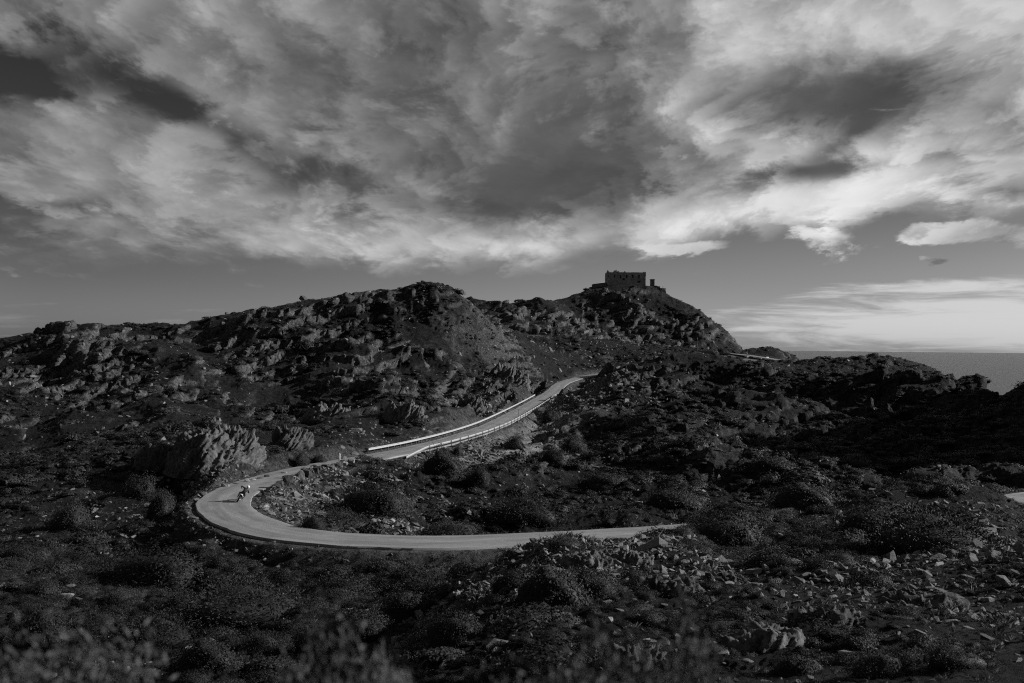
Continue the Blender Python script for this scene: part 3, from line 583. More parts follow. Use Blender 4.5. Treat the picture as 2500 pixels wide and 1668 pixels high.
# ------------------------------------------------------------------ asphalt
def asphalt_material():
    m, nt, b = node_mat('worn_asphalt'); N = nt.nodes.new; L = nt.links.new
    b.inputs['Roughness'].default_value = 0.75; b.inputs['Specular IOR Level'].default_value = 0.3
    at = N('ShaderNodeAttribute'); at.attribute_name = 'across'
    tc = N('ShaderNodeTexCoord')
    n = N('ShaderNodeTexNoise'); n.inputs['Scale'].default_value = 0.35; n.inputs['Detail'].default_value = 6; n.inputs['Roughness'].default_value = 0.6
    n2 = N('ShaderNodeTexNoise'); n2.inputs['Scale'].default_value = 14.0; n2.inputs['Detail'].default_value = 4; n2.inputs['Roughness'].default_value = 0.8
    L(tc.outputs['Object'], n.inputs['Vector']); L(tc.outputs['Object'], n2.inputs['Vector'])
    al = N('ShaderNodeAttribute'); al.attribute_name = 'along'
    cv = N('ShaderNodeCombineXYZ'); ma = N('ShaderNodeMath'); ma.operation = 'MULTIPLY'; ma.inputs[1].default_value = 7.0; L(at.outputs['Fac'], ma.inputs[0]); L(ma.outputs[0], cv.inputs[0])
    mb = N('ShaderNodeMath'); mb.operation = 'MULTIPLY'; mb.inputs[1].default_value = 0.16; L(al.outputs['Fac'], mb.inputs[0]); L(mb.outputs[0], cv.inputs[1])
    n3 = N('ShaderNodeTexNoise'); n3.inputs['Scale'].default_value = 1.0; n3.inputs['Detail'].default_value = 5; n3.inputs['Roughness'].default_value = 0.65; L(cv.outputs[0], n3.inputs['Vector'])
    r3 = N('ShaderNodeMapRange'); r3.inputs[1].default_value = 0.35; r3.inputs[2].default_value = 0.7; r3.inputs[3].default_value = 1.2; r3.inputs[4].default_value = 0.70; L(n3.outputs[0], r3.inputs[0])
    # two wheel tracks polished darker
    w = N('ShaderNodeMath'); w.operation = 'PINGPONG'; w.inputs[1].default_value = 0.25; L(at.outputs['Fac'], w.inputs[0])
    r0 = N('ShaderNodeMapRange'); r0.inputs[1].default_value = 0.05; r0.inputs[2].default_value = 0.22; r0.inputs[3].default_value = 0.0; r0.inputs[4].default_value = 0.05; L(w.outputs[0], r0.inputs[0])
    r1 = N('ShaderNodeMapRange'); r1.inputs[1].default_value = 0.3; r1.inputs[2].default_value = 0.7; r1.inputs[3].default_value = 0.215; r1.inputs[4].default_value = 0.285; L(n.outputs[0], r1.inputs[0])
    r2 = N('ShaderNodeMapRange'); r2.inputs[1].default_value = 0.25; r2.inputs[2].default_value = 0.75; r2.inputs[3].default_value = -0.045; r2.inputs[4].default_value = 0.045; L(n2.outputs[0], r2.inputs[0])
    a = N('ShaderNodeMath'); a.operation = 'ADD'; L(r1.outputs[0], a.inputs[0]); L(r2.outputs[0], a.inputs[1])
    s = N('ShaderNodeMath'); s.operation = 'SUBTRACT'; L(a.outputs[0], s.inputs[0]); L(r0.outputs[0], s.inputs[1])
    mm = N('ShaderNodeMath'); mm.operation = 'MULTIPLY'; L(s.outputs[0], mm.inputs[0]); L(r3.outputs[0], mm.inputs[1])
    L(mm.outputs[0], b.inputs['Base Color'])
    bp = N('ShaderNodeBump'); bp.inputs['Strength'].default_value = 0.5; bp.inputs['Distance'].default_value = 0.012
    L(n2.outputs[0], bp.inputs['Height']); L(bp.outputs[0], b.inputs['Normal'])
    return m
ASPHALT = asphalt_material()
def frame_along(line):
    t = np.gradient(line[:, :2], axis=0); t /= np.linalg.norm(t, axis=1, keepdims=True)
    return t, np.stack([-t[:, 1], t[:, 0]], 1)
def ribbon(name, line, width, lift, thick, wobble=0.16, **props):
    t, nrm = frame_along(line)
    n = len(line); s = np.concatenate([[0], np.cumsum(np.linalg.norm(np.diff(line[:, :2], axis=0), axis=1))])
    wl = width / 2 + wobble * vnoise(s / 2.2, s * 0 + 1.3, s * 0, 3) + wobble * 0.6 * vnoise(s / 0.7, s * 0 + 4.3, s * 0, 3)
    wr = width / 2 + wobble * vnoise(s / 2.2, s * 0 + 9.3, s * 0, 5) + wobble * 0.6 * vnoise(s / 0.7, s * 0 + 7.3, s * 0, 5)
    acr = np.array([-1, -1, -0.97, -0.75, -0.5, -0.25, 0, 0.25, 0.5, 0.75, 0.97, 1, 1])
    X = np.empty((n, len(acr))); Y = np.empty_like(X); Z = np.empty_like(X)
    for j, a in enumerate(acr):
        w = np.where(a < 0, wl, wr) * a
        X[:, j] = line[:, 0] + nrm[:, 0] * w; Y[:, j] = line[:, 1] + nrm[:, 1] * w
        Z[:, j] = line[:, 2] + lift + 0.05 * (1 - a * a)
    Z[:, 0] -= thick; Z[:, -1] -= thick
    me = grid_mesh(name, X, Y, Z)
    at = me.attributes.new('across', 'FLOAT', 'POINT'); at.data.foreach_set('value', np.tile(((acr + 1) / 2).astype(np.float32), n))
    at = me.attributes.new('along', 'FLOAT', 'POINT'); at.data.foreach_set('value', np.repeat(s.astype(np.float32), len(acr)))
    o = link(name, me, ASPHALT, **props)
    for p in me.polygons: p.use_smooth = True
    # faces must look up
    if me.polygons[len(acr) // 2].normal.z < 0: me.flip_normals()
    return o
ribbon('road', MAIN, ROAD_W, 0.02, 0.45, kind='structure')
ribbon('road', FAR, 5.0, 0.03, 0.3, kind='structure')

# ------------------------------------------------------------------ finding spots on the ground
TG = ZD / YD; UG = XD / YD
TOPV = np.maximum.accumulate(TG, axis=0)
def hit(px, py, ymin=14.0, ymax=700.0):
    """the ground point seen at a photograph pixel"""
    u, t = pix(px, py)
    c = int(np.clip(np.searchsorted(U, u), 1, NCOL - 2))
    r = np.nonzero((TG[:, c] >= t) & (YD[:, c] > ymin) & (YD[:, c] < ymax))[0]
    if len(r) == 0: return None
    r = r[0]
    return Vector((float(XD[r, c]), float(YD[r, c]), float(ZD[r, c])))
def ground_z(x, y):
    c = int(np.clip(np.searchsorted(U, x / y), 1, NCOL - 2))
    return float(np.interp(y, YG[:, c], ZD[:, c]))
def ground_n(x, y):
    c = int(np.clip(np.searchsorted(U, x / y), 1, NCOL - 2)); r = int(np.clip(np.searchsorted(YG[:, c], y), 1, ROWS - 2))
    return Vector(NRM[r, c].tolist())

def mesh_from(name, verts, faces, mat=None, smooth=False):
    me = bpy.data.meshes.new(name)
    v = np.asarray(verts, np.float32); f = np.asarray(faces, np.int32)
    k = f.shape[1]
    me.vertices.add(len(v)); me.vertices.foreach_set('co', v.ravel())
    me.loops.add(f.size); me.loops.foreach_set('vertex_index', f.ravel())
    me.polygons.add(len(f)); me.polygons.foreach_set('loop_start', np.arange(0, f.size, k, dtype=np.int32))
    if smooth: me.polygons.foreach_set('use_smooth', np.ones(len(f), bool))
    me.update(calc_edges=True); me.validate()
    if mat is not None: me.materials.append(mat)
    return me

# ------------------------------------------------------------------ foliage
def leaf_material(name, base, var=0.5):
    m, nt, b = node_mat(name); N = nt.nodes.new; L = nt.links.new
    b.inputs['Roughness'].default_value = 0.65; b.inputs['Specular IOR Level'].default_value = 0.25
    oi = N('ShaderNodeObjectInfo'); tc = N('ShaderNodeTexCoord')
    n = N('ShaderNodeTexNoise'); n.inputs['Scale'].default_value = 9.0; n.inputs['Detail'].default_value = 2; L(tc.outputs['Object'], n.inputs['Vector'])
    r = N('ShaderNodeMapRange'); r.inputs[1].default_value = 0.35; r.inputs[2].default_value = 0.65; r.inputs[3].default_value = base * (1 - var); r.inputs[4].default_value = base * (1 + var); L(n.outputs[0], r.inputs[0])
    r2 = N('ShaderNodeMapRange'); r2.inputs[3].default_value = 0.7; r2.inputs[4].default_value = 1.35; L(oi.outputs['Random'], r2.inputs[0])
    mu = N('ShaderNodeMath'); mu.operation = 'MULTIPLY'; L(r.outputs[0], mu.inputs[0]); L(r2.outputs[0], mu.inputs[1])
    L(mu.outputs[0], b.inputs['Base Color'])
    return m
LEAF = leaf_material('scrub_leaves', 0.022, 0.35)
LEAF_PALE = leaf_material('heath_leaves', 0.034, 0.35)
LEAF_NEAR = leaf_material('juniper_leaves', 0.06)
DRY = leaf_material('dry_grass', 0.09, 0.35)

def dome_shrub(name, mat, n, leaf, seed, height=0.7, lump=0.22, core=0.72, spiky=0.0, stray=0.20):
    """cushion of leaf-sized faces round a solid core that blocks light; unit radius, base at z=0"""
    g = np.random.default_rng(seed)
    th = g.uniform(0, 2 * np.pi, n); cz = g.uniform(-0.12, 1, n); sz = np.sqrt(np.maximum(1 - cz * cz, 0))
    dr = np.stack([sz * np.cos(th), sz * np.sin(th), cz], 1)
    lob = 1 + lump * fbm(dr[:, 0] * 1.7, dr[:, 1] * 1.7, dr[:, 2] * 1.7, 3, 0.6, seed)
    rad = lob * (1 - 0.30 * g.random(n) ** 2.0) * (1 + stray * g.random(n) ** 5)
    P = dr * rad[:, None] * np.array([1, 1, height])
    P[:, 2] = np.maximum(P[:, 2], -0.06)
    # leaf frame: mostly lying along the surface, turned at random
    nv = dr + g.normal(0, 0.38, (n, 3)); nv /= np.linalg.norm(nv, axis=1, keepdims=True)
    up = np.cross(nv, g.normal(0, 1, (n, 3))); up /= np.maximum(np.linalg.norm(up, axis=1, keepdims=True), 1e-6)
    if spiky > 0:
        up = up * (1 - spiky) + (dr + np.array([0, 0, 0.5])) * spiky; up /= np.linalg.norm(up, axis=1, keepdims=True)
        nv = np.cross(up, g.normal(0, 1, (n, 3))); nv /= np.maximum(np.linalg.norm(nv, axis=1, keepdims=True), 1e-6)
    sd = np.cross(nv, up)
    ln = leaf * g.uniform(0.7, 1.5, n)[:, None]; wd = ln * (0.3 if spiky > 0 else 0.55)
    V = np.stack([P - up * ln * 0.5, P + sd * wd * 0.5, P + up * ln * 0.6 + nv * ln * 0.1, P - sd * wd * 0.5], 1).reshape(-1, 3)
    Fq = np.arange(n * 4).reshape(-1, 4)
    # core: solid hull added inside the leaves to block light
    bm = bmesh.new(); bmesh.ops.create_icosphere(bm, subdivisions=3, radius=1.0)
    cv = np.array([v.co[:] for v in bm.verts]); cf = np.array([[v.index for v in f.verts] for f in bm.faces]); bm.free()
    k = 1 + lump * fbm(cv[:, 0] * 1.7, cv[:, 1] * 1.7, cv[:, 2] * 1.7, 3, 0.6, seed)
    cv = cv * (k * core)[:, None] * np.array([1, 1, height]); cv[:, 2] = np.maximum(cv[:, 2], -0.06)
    cf = np.concatenate([cf, cf[:, 2:3]], 1)      # as quads with a repeated corner -> fixed by validate
    me = bpy.data.meshes.new(name)
    tri = cf[:, :3]
    verts = np.concatenate([V, cv]).astype(np.float32)
    loops = np.concatenate([Fq.ravel(), (tri + len(V)).ravel()]).astype(np.int32)
    starts = np.concatenate([np.arange(0, n * 4, 4), n * 4 + np.arange(0, tri.size, 3)]).astype(np.int32)
    me.vertices.add(len(verts)); me.vertices.foreach_set('co', verts.ravel())
    me.loops.add(len(loops)); me.loops.foreach_set('vertex_index', loops)
    me.polygons.add(len(starts)); me.polygons.foreach_set('loop_start', starts)
    me.update(calc_edges=True)
    me.materials.append(mat)
    return me
def tuft(name, mat, n, seed, spread=0.35, h=1.0):
    """clump of grass blades, unit height"""
    g = np.random.default_rng(seed); V = []; Fc = []
    for i in range(n):
        a = g.uniform(0, 6.28); r = spread * g.random() ** 0.7; x, y = r * math.cos(a), r * math.sin(a)
        hh = h * g.uniform(0.5, 1.0); ox, oy = (x + g.normal(0, 0.18)) * 1.3, (y + g.normal(0, 0.18)) * 1.3; w = 0.012
        b = len(V); sx, sy = -math.sin(a) * w, math.cos(a) * w
        V += [(x - sx, y - sy, -0.05), (x + sx, y + sy, -0.05), (x + ox * 0.5 + sx * .6, y + oy * 0.5 + sy * .6, hh * 0.65), (x + ox, y + oy, hh)]
        Fc.append((b, b + 1, b + 2, b + 3))
    return mesh_from(name, V, Fc, mat)

# ------------------------------------------------------------------ stones
def stone_material(name, base, var, scale=3.0):
    m, nt, b = node_mat(name); N = nt.nodes.new; L = nt.links.new
    b.inputs['Roughness'].default_value = 0.85; b.inputs['Specular IOR Level'].default_value = 0.2
    tc = N('ShaderNodeTexCoord'); oi = N('ShaderNodeObjectInfo')
    mp = N('ShaderNodeMapping'); mp.inputs['Rotation'].default_value = (0.3, -0.55, 0.2); mp.inputs['Scale'].default_value = (2.4, 0.8, 0.6)
    L(tc.outputs['Object'], mp.inputs[0])
    n = N('ShaderNodeTexNoise'); n.inputs['Scale'].default_value = scale; n.inputs['Detail'].default_value = 7; n.inputs['Roughness'].default_value = 0.7; L(mp.outputs[0], n.inputs['Vector'])
    r = N('ShaderNodeMapRange'); r.inputs[1].default_value = 0.3; r.inputs[2].default_value = 0.7; r.inputs[3].default_value = base * (1 - var); r.inputs[4].default_value = base * (1 + var); L(n.outputs[0], r.inputs[0])
    r2 = N('ShaderNodeMapRange'); r2.inputs[3].default_value = 0.6; r2.inputs[4].default_value = 1.4; L(oi.outputs['Random'], r2.inputs[0])
    mu = N('ShaderNodeMath'); mu.operation = 'MULTIPLY'; L(r.outputs[0], mu.inputs[0]); L(r2.outputs[0], mu.inputs[1])
    L(mu.outputs[0], b.inputs['Base Color'])
    bp = N('ShaderNodeBump'); bp.inputs['Strength'].default_value = 0.9; bp.inputs['Distance'].default_value = 0.06
    L(n.outputs[0], bp.inputs['Height']); L(bp.outputs[0], b.inputs['Normal'])
    return m
SCHIST = stone_material('schist', 0.08, 0.75, 1.4)
SCREE = stone_material('scree_stone', 0.165, 0.4)
PALE = stone_material('pale_quartz_stone', 0.32, 0.25)
def hull_stone(name, mat, seed, dims=(1, 0.7, 0.4), npts=16):
    g = np.random.default_rng(seed); bm = bmesh.new()
    for i in range(npts):
        v = g.normal(0, 1, 3); v /= np.linalg.norm(v) ** 0.9
        p = np.sign(v) * np.abs(v) ** 0.6 * g.uniform(0.8, 1.0)
        bm.verts.new((p[0] * dims[0], p[1] * dims[1], p[2] * dims[2]))
    r = bmesh.ops.convex_hull(bm, input=bm.verts)
    bmesh.ops.delete(bm, geom=[e for e in r['geom_interior'] if isinstance(e, bmesh.types.BMVert)], context='VERTS')
    me = bpy.data.meshes.new(name); bm.to_mesh(me); bm.free(); me.materials.append(mat)
    return me
def crag_mesh(name, mat, seed, w, h, d, k=1.0):
    """one weathered outcrop: a ragged dome cut into leaning layers that stand proud or back; base at z=0"""
    NA, NB = int(60 + 14 * w), int(24 + 12 * h)
    a = np.linspace(0, 2 * np.pi, NA, endpoint=False)[None, :]; b_ = np.linspace(0, 1, NB)[:, None]
    rr = np.cos(b_ * np.pi / 2) ** 0.55; zz_ = np.sin(b_ * np.pi / 2) ** 0.85
    X = np.cos(a) * w / 2 * rr; Y = np.sin(a) * d / 2 * rr; Z = zz_ * h + 0 * a
    prof = 0.78 + 0.5 * fbm(X / (1.9 * k) + seed, Y / (1.9 * k), X * 0, 3, 0.55, seed % 50)
    Z = Z * np.clip(prof, 0.25, 1.3)
    nx, ny, nz = X / w, Y / d, Z / h * 0.6 + 0.15; nl = np.sqrt(nx ** 2 + ny ** 2 + nz ** 2)
    A_ = X * sn[0] + Y * sn[1] + Z * sn[2]; B_ = X * su[0] + Y * su[1] + Z * su[2]; C_ = X * sv[0] + Y * sv[1] + Z * sv[2]
    bd = 0.5 * fbm(X / 3, Y / 3, Z / 3, 2, 0.5, seed % 37)
    dd = k * (0.34 * layers((A_ + bd) / (0.22 * k) + seed, B_ / (1.6 * k), C_ / (1.1 * k)) + 0.25 * layers((A_ + bd) / (0.6 * k) + seed, B_ / (2.6 * k), C_ / (2.0 * k)) + 0.32 * fbm(X / (1.3 * k), Y / (1.3 * k), Z / (1.3 * k), 3, 0.6, seed % 41))
    dd *= np.minimum(1, rr * 3 + 0.15)
    X = X + dd * nx / nl; Y = Y + dd * ny / nl; Z = Z + dd * nz / nl
    V = np.stack([X, Y, Z], -1).reshape(-1, 3)
    r_, c_ = np.meshgrid(np.arange(NB - 1), np.arange(NA), indexing='ij'); c1 = (c_ + 1) % NA
    Fq = np.stack([r_ * NA + c_, r_ * NA + c1, (r_ + 1) * NA + c1, (r_ + 1) * NA + c_], -1).reshape(-1, 4)
    return mesh_from(name, V, Fq, mat)

# ------------------------------------------------------------------ scattering uncountable cover with geometry nodes
def place_words(x, y):
    u = x / y
    if y < 66 and u > -0.06: return 'on the stony near slope'
    if y < 84 and u <= 0.05: return 'in the left valley below the road'
    if u > 0.10: return 'on the dark right-hand slopes'
    if x > -25 and y < 128: return 'on the scree inside the bend'
    return 'on the slopes behind the road'
def scatter(name, protos, P, Rt, S, idx, single=None, **props):
    """one object whose points carry instances of the prototype meshes; the largest in view become objects of their own"""
    P = np.asarray(P); Rt = np.asarray(Rt); S = np.asarray(S); idx = np.asarray(idx)
    if single:
        count, sname, slabel, scat, sgroup = single
        order = np.argsort(-(S.max(1) / P[:, 1])); top = order[:count]; rest = np.sort(order[count:])
        for k in top:
            o = bpy.data.objects.new(sname, protos[idx[k]]); COL.objects.link(o)
            o.location = P[k].tolist(); o.rotation_euler = Rt[k].tolist(); o.scale = S[k].tolist()
            where = place_words(P[k][0], P[k][1]); o['label'] = slabel % where; o['category'] = scat; o['group'] = sgroup % where
        P, Rt, S, idx = P[rest], Rt[rest], S[rest], idx[rest]
    lib = bpy.data.collections.new(name + '_library')
    for k, me in enumerate(protos):
        lib.objects.link(bpy.data.objects.new('%s_kind_%s' % (name, 'abcdefgh'[k]), me))
    me = bpy.data.meshes.new(name); P = np.asarray(P, np.float32)
    me.vertices.add(len(P)); me.vertices.foreach_set('co', P.ravel())
    for an, data in (('rot', Rt), ('scl', S)):
        at = me.attributes.new(an, 'FLOAT_VECTOR', 'POINT'); at.data.foreach_set('vector', np.asarray(data, np.float32).ravel())
    at = me.attributes.new('kind_index', 'INT', 'POINT'); at.data.foreach_set('value', np.asarray(idx, np.int32))
    o = link(name, me, None, kind='stuff', **props)
    ng = bpy.data.node_groups.new(name + '_nodes', 'GeometryNodeTree')
    ng.interface.new_socket('Geometry', in_out='INPUT', socket_type='NodeSocketGeometry')
    ng.interface.new_socket('Geometry', in_out='OUTPUT', socket_type='NodeSocketGeometry')
    N = ng.nodes.new; L = ng.links.new
    gi = N('NodeGroupInput'); go = N('NodeGroupOutput')
    ci = N('GeometryNodeCollectionInfo'); ci.inputs['Collection'].default_value = lib
    ci.inputs['Separate Children'].default_value = True; ci.inputs['Reset Children'].default_value = True
    ip = N('GeometryNodeInstanceOnPoints'); ip.inputs['Pick Instance'].default_value = True
    def attr(nm, tp):
        a = N('GeometryNodeInputNamedAttribute'); a.data_type = tp; a.inputs['Name'].default_value = nm
        return next(s for s in a.outputs if s.enabled and s.name == 'Attribute')
    er = N('FunctionNodeEulerToRotation'); L(attr('rot', 'FLOAT_VECTOR'), er.inputs[0])
    L(gi.outputs[0], ip.inputs['Points']); L(ci.outputs[0], ip.inputs['Instance'])
    L(attr('kind_index', 'INT'), ip.inputs['Instance Index'])
    L(er.outputs[0], ip.inputs['Rotation']); L(attr('scl', 'FLOAT_VECTOR'), ip.inputs['Scale'])
    L(ip.outputs[0], go.inputs[0])
    md = o.modifiers.new('scatter', 'NODES'); md.node_group = ng
    return o

# ground-area weight of every grid vertex
Pg = np.stack([XD, YD, ZD], -1)
area = np.linalg.norm(np.cross(np.gradient(Pg, axis=1), np.gradient(Pg, axis=0)), axis=-1)
inframe = (np.abs(UG) < 0.60)
seen = TG >= TOPV - np.interp(YG, [10, 40, 100, 400], [0.03, 0.02, 0.012, 0.006])
def pick(weight, n, seed):
    g = np.random.default_rng(seed); w = (weight * inframe * seen).ravel().astype(np.float64); w /= w.sum()
    return g.choice(len(w), n, p=w), g
def pts(ix): return Pg.reshape(-1, 3)[ix]

park = sstep(np.sqrt((XG - PARK[0]) ** 2 + ((YG - PARK[1]) * 0.8) ** 2), 19, 14)
# scrub
near_fall = np.interp(YG, [14, 22, 40, 130, 220, 330, 600], [0, 0.5, 1, 1.0, 0.5, 0.22, 0.07])
bank = sstep(DG, 4.0, 6.0) * sstep(DG, 22, 12) * (YG < 90) * (XG < 12)
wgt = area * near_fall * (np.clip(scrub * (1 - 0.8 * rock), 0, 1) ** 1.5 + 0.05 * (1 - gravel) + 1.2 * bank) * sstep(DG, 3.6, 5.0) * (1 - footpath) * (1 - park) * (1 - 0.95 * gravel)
PROTO_FAR = [dome_shrub('scrub_mesh', LEAF, 420, 0.17, 100 + i, 0.55 + 0.1 * i, 0.3) for i in range(3)] + [dome_shrub('scrub_mesh', LEAF_PALE, 420, 0.15, 110, 0.5, 0.25)]
PROTO_NEAR = [dome_shrub('scrub_mesh', LEAF, 2600, 0.075, 120 + i, 0.5 + 0.12 * i, 0.35) for i in range(3)] + [dome_shrub('scrub_mesh', LEAF_PALE, 2400, 0.075, 130, 0.5, 0.3, spiky=0.35)]
def scrub_layer(name, protos, weight, n, seed, single=None, **props):
    ix, g = pick(weight, n, seed)
    p = pts(ix); yy = p[:, 1]
    s = np.exp(g.normal(-0.62, 0.45, n)) * np.interp(yy, [20, 40, 70, 150, 300, 600], [0.35, 0.55, 0.85, 1.1, 1.2, 1.3])
    Rt = np.stack([g.normal(0, 0.12, n), g.normal(0, 0.12, n), g.uniform(0, 6.28, n)], 1)
    S = np.stack([s * g.uniform(0.8, 1.6, n), s * g.uniform(0.8, 1.3, n), s * g.uniform(0.6, 1.1, n)], 1)
    p[:, 2] -= 0.08 * s
    scatter(name, protos, p, Rt, S, g.choice(4, n, p=[.3, .27, .25, .18]), single, **props)
scrub_layer('scrub', PROTO_NEAR, wgt * (YG < 80), 5200, 5, (240, 'scrub_clump', 'one of the larger low scrub clumps %s', 'scrub clump', 'larger scrub clumps %s'), label='low dark heath scrub on the near slopes below the road', category='scrub')
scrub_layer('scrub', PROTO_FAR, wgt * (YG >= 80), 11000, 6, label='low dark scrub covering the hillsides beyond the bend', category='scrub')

# loose stones: thick on the scree inside the bend, below the far road and on the near right-hand slope
def blobw(px, py, Y, rx, ry):
    u, t = pix(px, py); x = u * Y
    return np.exp(-(((XG - x) / rx) ** 2 + ((YG - Y) / ry) ** 2))
scree = 3.0 * blobw(850, 1215, 98, 9, 12) + 2.0 * blobw(1180, 1115, 146, 12, 14) + 1.6 * blobw(1400, 1000, 235, 16, 30) + 0.5 * blobw(1550, 860, 460, 60, 40) + \
    2.0 * blobw(1850, 1420, 46, 24, 16) + 0.8 * blobw(1650, 1340, 56, 12, 8) + 0.4 * blobw(200, 1440, 70, 14, 14) + 0.8 * blobw(560, 1160, 108, 10, 8)
wst = area * (scree * (1 - 0.6 * scrub) + 0.05 + 0.12 * rock * (YG > 40)) * sstep(DG, 2.35, 3.4) * (1 - park) * np.interp(YG, [14, 22, 60, 150, 300, 600], [0.3, 1, 1, 0.4, 0.09, 0.03])
PROTO_STONE = [hull_stone('stone_mesh', SCREE, 200 + i, (1, 0.62, 0.30 + 0.08 * i), 13) for i in range(5)] + [hull_stone('stone_mesh', PALE, 230, (1, 0.7, 0.5), 14)]
NT = 20000
ix, g = pick(wst, NT, 8)
p = pts(ix); yy = p[:, 1]
s = np.exp(g.normal(-1.75, 0.5, NT)) * np.interp(yy, [20, 60, 120, 300, 600], [0.55, 0.85, 1.15, 2.0, 3.2])
nn = NRM.reshape(-1, 3)[ix]
Rt = np.stack([g.normal(0, 0.35, NT) - nn[:, 1] * 0.8, g.normal(0, 0.35, NT) + nn[:, 0] * 0.8, g.uniform(0, 6.28, NT)], 1)
S = np.stack([s * g.uniform(0.7, 1.6, NT), s * g.uniform(0.7, 1.2, NT), s * g.uniform(0.6, 1.3, NT)], 1)
scatter('loose_stones', PROTO_STONE, p, Rt, S, g.choice(6, NT, p=[.2, .19, .2, .19, .19, .03]), (300, 'loose_stone', 'one of the larger loose angular stones %s', 'stone', 'larger loose stones %s'), label='loose angular stones scattered over the slopes and scree', category='stones')

# dry grass
wgr = area * (0.15 + 0.6 * (1 - scrub)) * (1 - rock) * sstep(DG, 3.0, 3.3) * np.interp(YG, [14, 20, 70, 130, 150], [0.4, 1, 1, 0.5, 0]) * (1 - footpath)
wgr = wgr + area * 1.5 * sstep(DG, 2.9, 3.2) * sstep(DG, 5.0, 3.6) * (YG < 130)
NG = 9000
ix, g = pick(wgr, NG, 12); p = pts(ix)
s = np.exp(g.normal(-1.75, 0.35, NG)) * np.interp(p[:, 1], [14, 40], [0.45, 1.0])
Rt = np.stack([g.normal(0, 0.15, NG), g.normal(0, 0.15, NG), g.uniform(0, 6.28, NG)], 1)
scatter('dry_grass', [tuft('grass_mesh', DRY, 26, 300 + i) for i in range(3)] + [tuft('grass_mesh', LEAF_PALE, 26, 310)], p, Rt, np.stack([s * 1.6, s * 1.6, s], 1), g.choice(4, NG), label='short dry grass tufts on stony ground and road edges', category='grass')

# ------------------------------------------------------------------ rock outcrops
def place(name, me, loc, scale=(1, 1, 1), rot=(0, 0, 0), sink=0.0, **props):
    o = link(name, me, None, **props)
    o.location = (loc[0], loc[1], loc[2] - sink); o.scale = scale; o.rotation_euler = rot
    return o
def outcrop(px, Y, w, h, d, seed, label, rz=0.0, k=1.0):
    u = pix(px, 1000)[0]; x = u * Y; z = ground_z(x, Y)
    me = crag_mesh('outcrop_mesh', SCHIST, seed, w, h, d, k)
    return place('rock_outcrop', me, (x, Y, z), rot=(0, 0, rz), sink=0.22 * h, label=label, category='rock outcrop')
outcrop(535, 117.0, 10.0, 5.6, 15.0, 401, 'big pale slabby rock outcrop beside the road above the motorcyclist', -0.12, 1.1)
outcrop(715, 130.0, 5.0, 3.4, 7.0, 402, 'smaller slabby outcrop between the big roadside outcrop and the white post', -0.2, 0.9)
outcrop(420, 118.0, 8.0, 3.6, 5.0, 403, 'low broken outcrop left of the big roadside outcrop', 0.2, 0.9)
outcrop(985, 170.0, 7.5, 3.8, 5.0, 404, 'jagged outcrop just behind the near end of the guardrail', 0.0, 1.0)
outcrop(1150, 206.0, 5.5, 4.0, 4.5, 405, 'block of pale rock behind the middle of the guardrail', 0.0, 1.0)
outcrop(1240, 292.0, 13.0, 8.0, 10.0, 406, 'dark leaning rock knob above the far end of the guardrail', 0.0, 1.6)
outcrop(800, 172.0, 9.0, 4.6, 6.0, 407, 'shaded jagged outcrop on the slope behind the white post', 0.1, 1.1)
for px, py, w, h, sd, lb in ((1540, 1372, 2.2, 1.0, 411, 'split upright rock near the crest of the stony near slope'), (1640, 1440, 2.8, 1.0, 412, 'rough rock rib across the middle of the stony near slope'),
        (1870, 1580, 2.6, 1.2, 413, 'shaded rock wall low on the near slope'), (2030, 1525, 2.4, 1.1, 414, 'blocky rock half way along the near slope'),
        (1770, 1425, 2.2, 0.7, 415, 'low ragged rock above the shaded rock wall'), (2260, 1480, 2.8, 0.9, 416, 'broad broken rock far along the near slope towards its right end'),
        (1560, 1615, 1.7, 0.9, 417, 'dim rock just above the blurred bushes'), (1440, 1380, 2.6, 1.2, 418, 'rock block on the left shoulder of the near slope')):
    p = hit(px, py)
    outcrop(px, p.y, w, h * 0.62, w * 0.7, sd, lb, random.uniform(-0.4, 0.4), 0.34)

# ------------------------------------------------------------------ boulders lining the road
def boulder_mesh(seed, shape, mat):
    dims = {'round': (1, 0.8, 0.75), 'flat': (1, 0.7, 0.38), 'pyramid': (0.95, 0.8, 1.0), 'slab': (0.8, 0.5, 0.8)}[shape]
    bm = bmesh.new(); tmp = hull_stone('boulder_mesh', mat, seed, dims, 22); bm.from_mesh(tmp)
    if shape == 'pyramid':
        for v in bm.verts:
            k = max(0.25, 1 - 0.72 * max(v.co.z, 0)); v.co.x *= k; v.co.y *= k
    bmesh.ops.triangulate(bm, faces=bm.faces)
    bmesh.ops.subdivide_edges(bm, edges=bm.edges, cuts=2, use_grid_fill=True)
    for v in bm.verts:
        n = float(fbm(np.array([v.co.x * 2.2]), np.array([v.co.y * 2.2]), np.array([v.co.z * 2.2]), 3, 0.6, seed)[0]); v.co *= 1 + 0.14 * n
    bm.to_mesh(tmp); bm.free(); return tmp
BOULDER_DARK = stone_material('dark_boulder', 0.085, 0.6, 1.6)
BOULDER_PALE = stone_material('pale_boulder', 0.24, 0.45, 1.6)
ordinal = ['first', 'second', 'third', 'fourth', 'fifth', 'sixth', 'seventh', 'eighth', 'ninth', 'tenth', 'eleventh', 'twelfth', 'thirteenth', 'fourteenth', 'fifteenth']
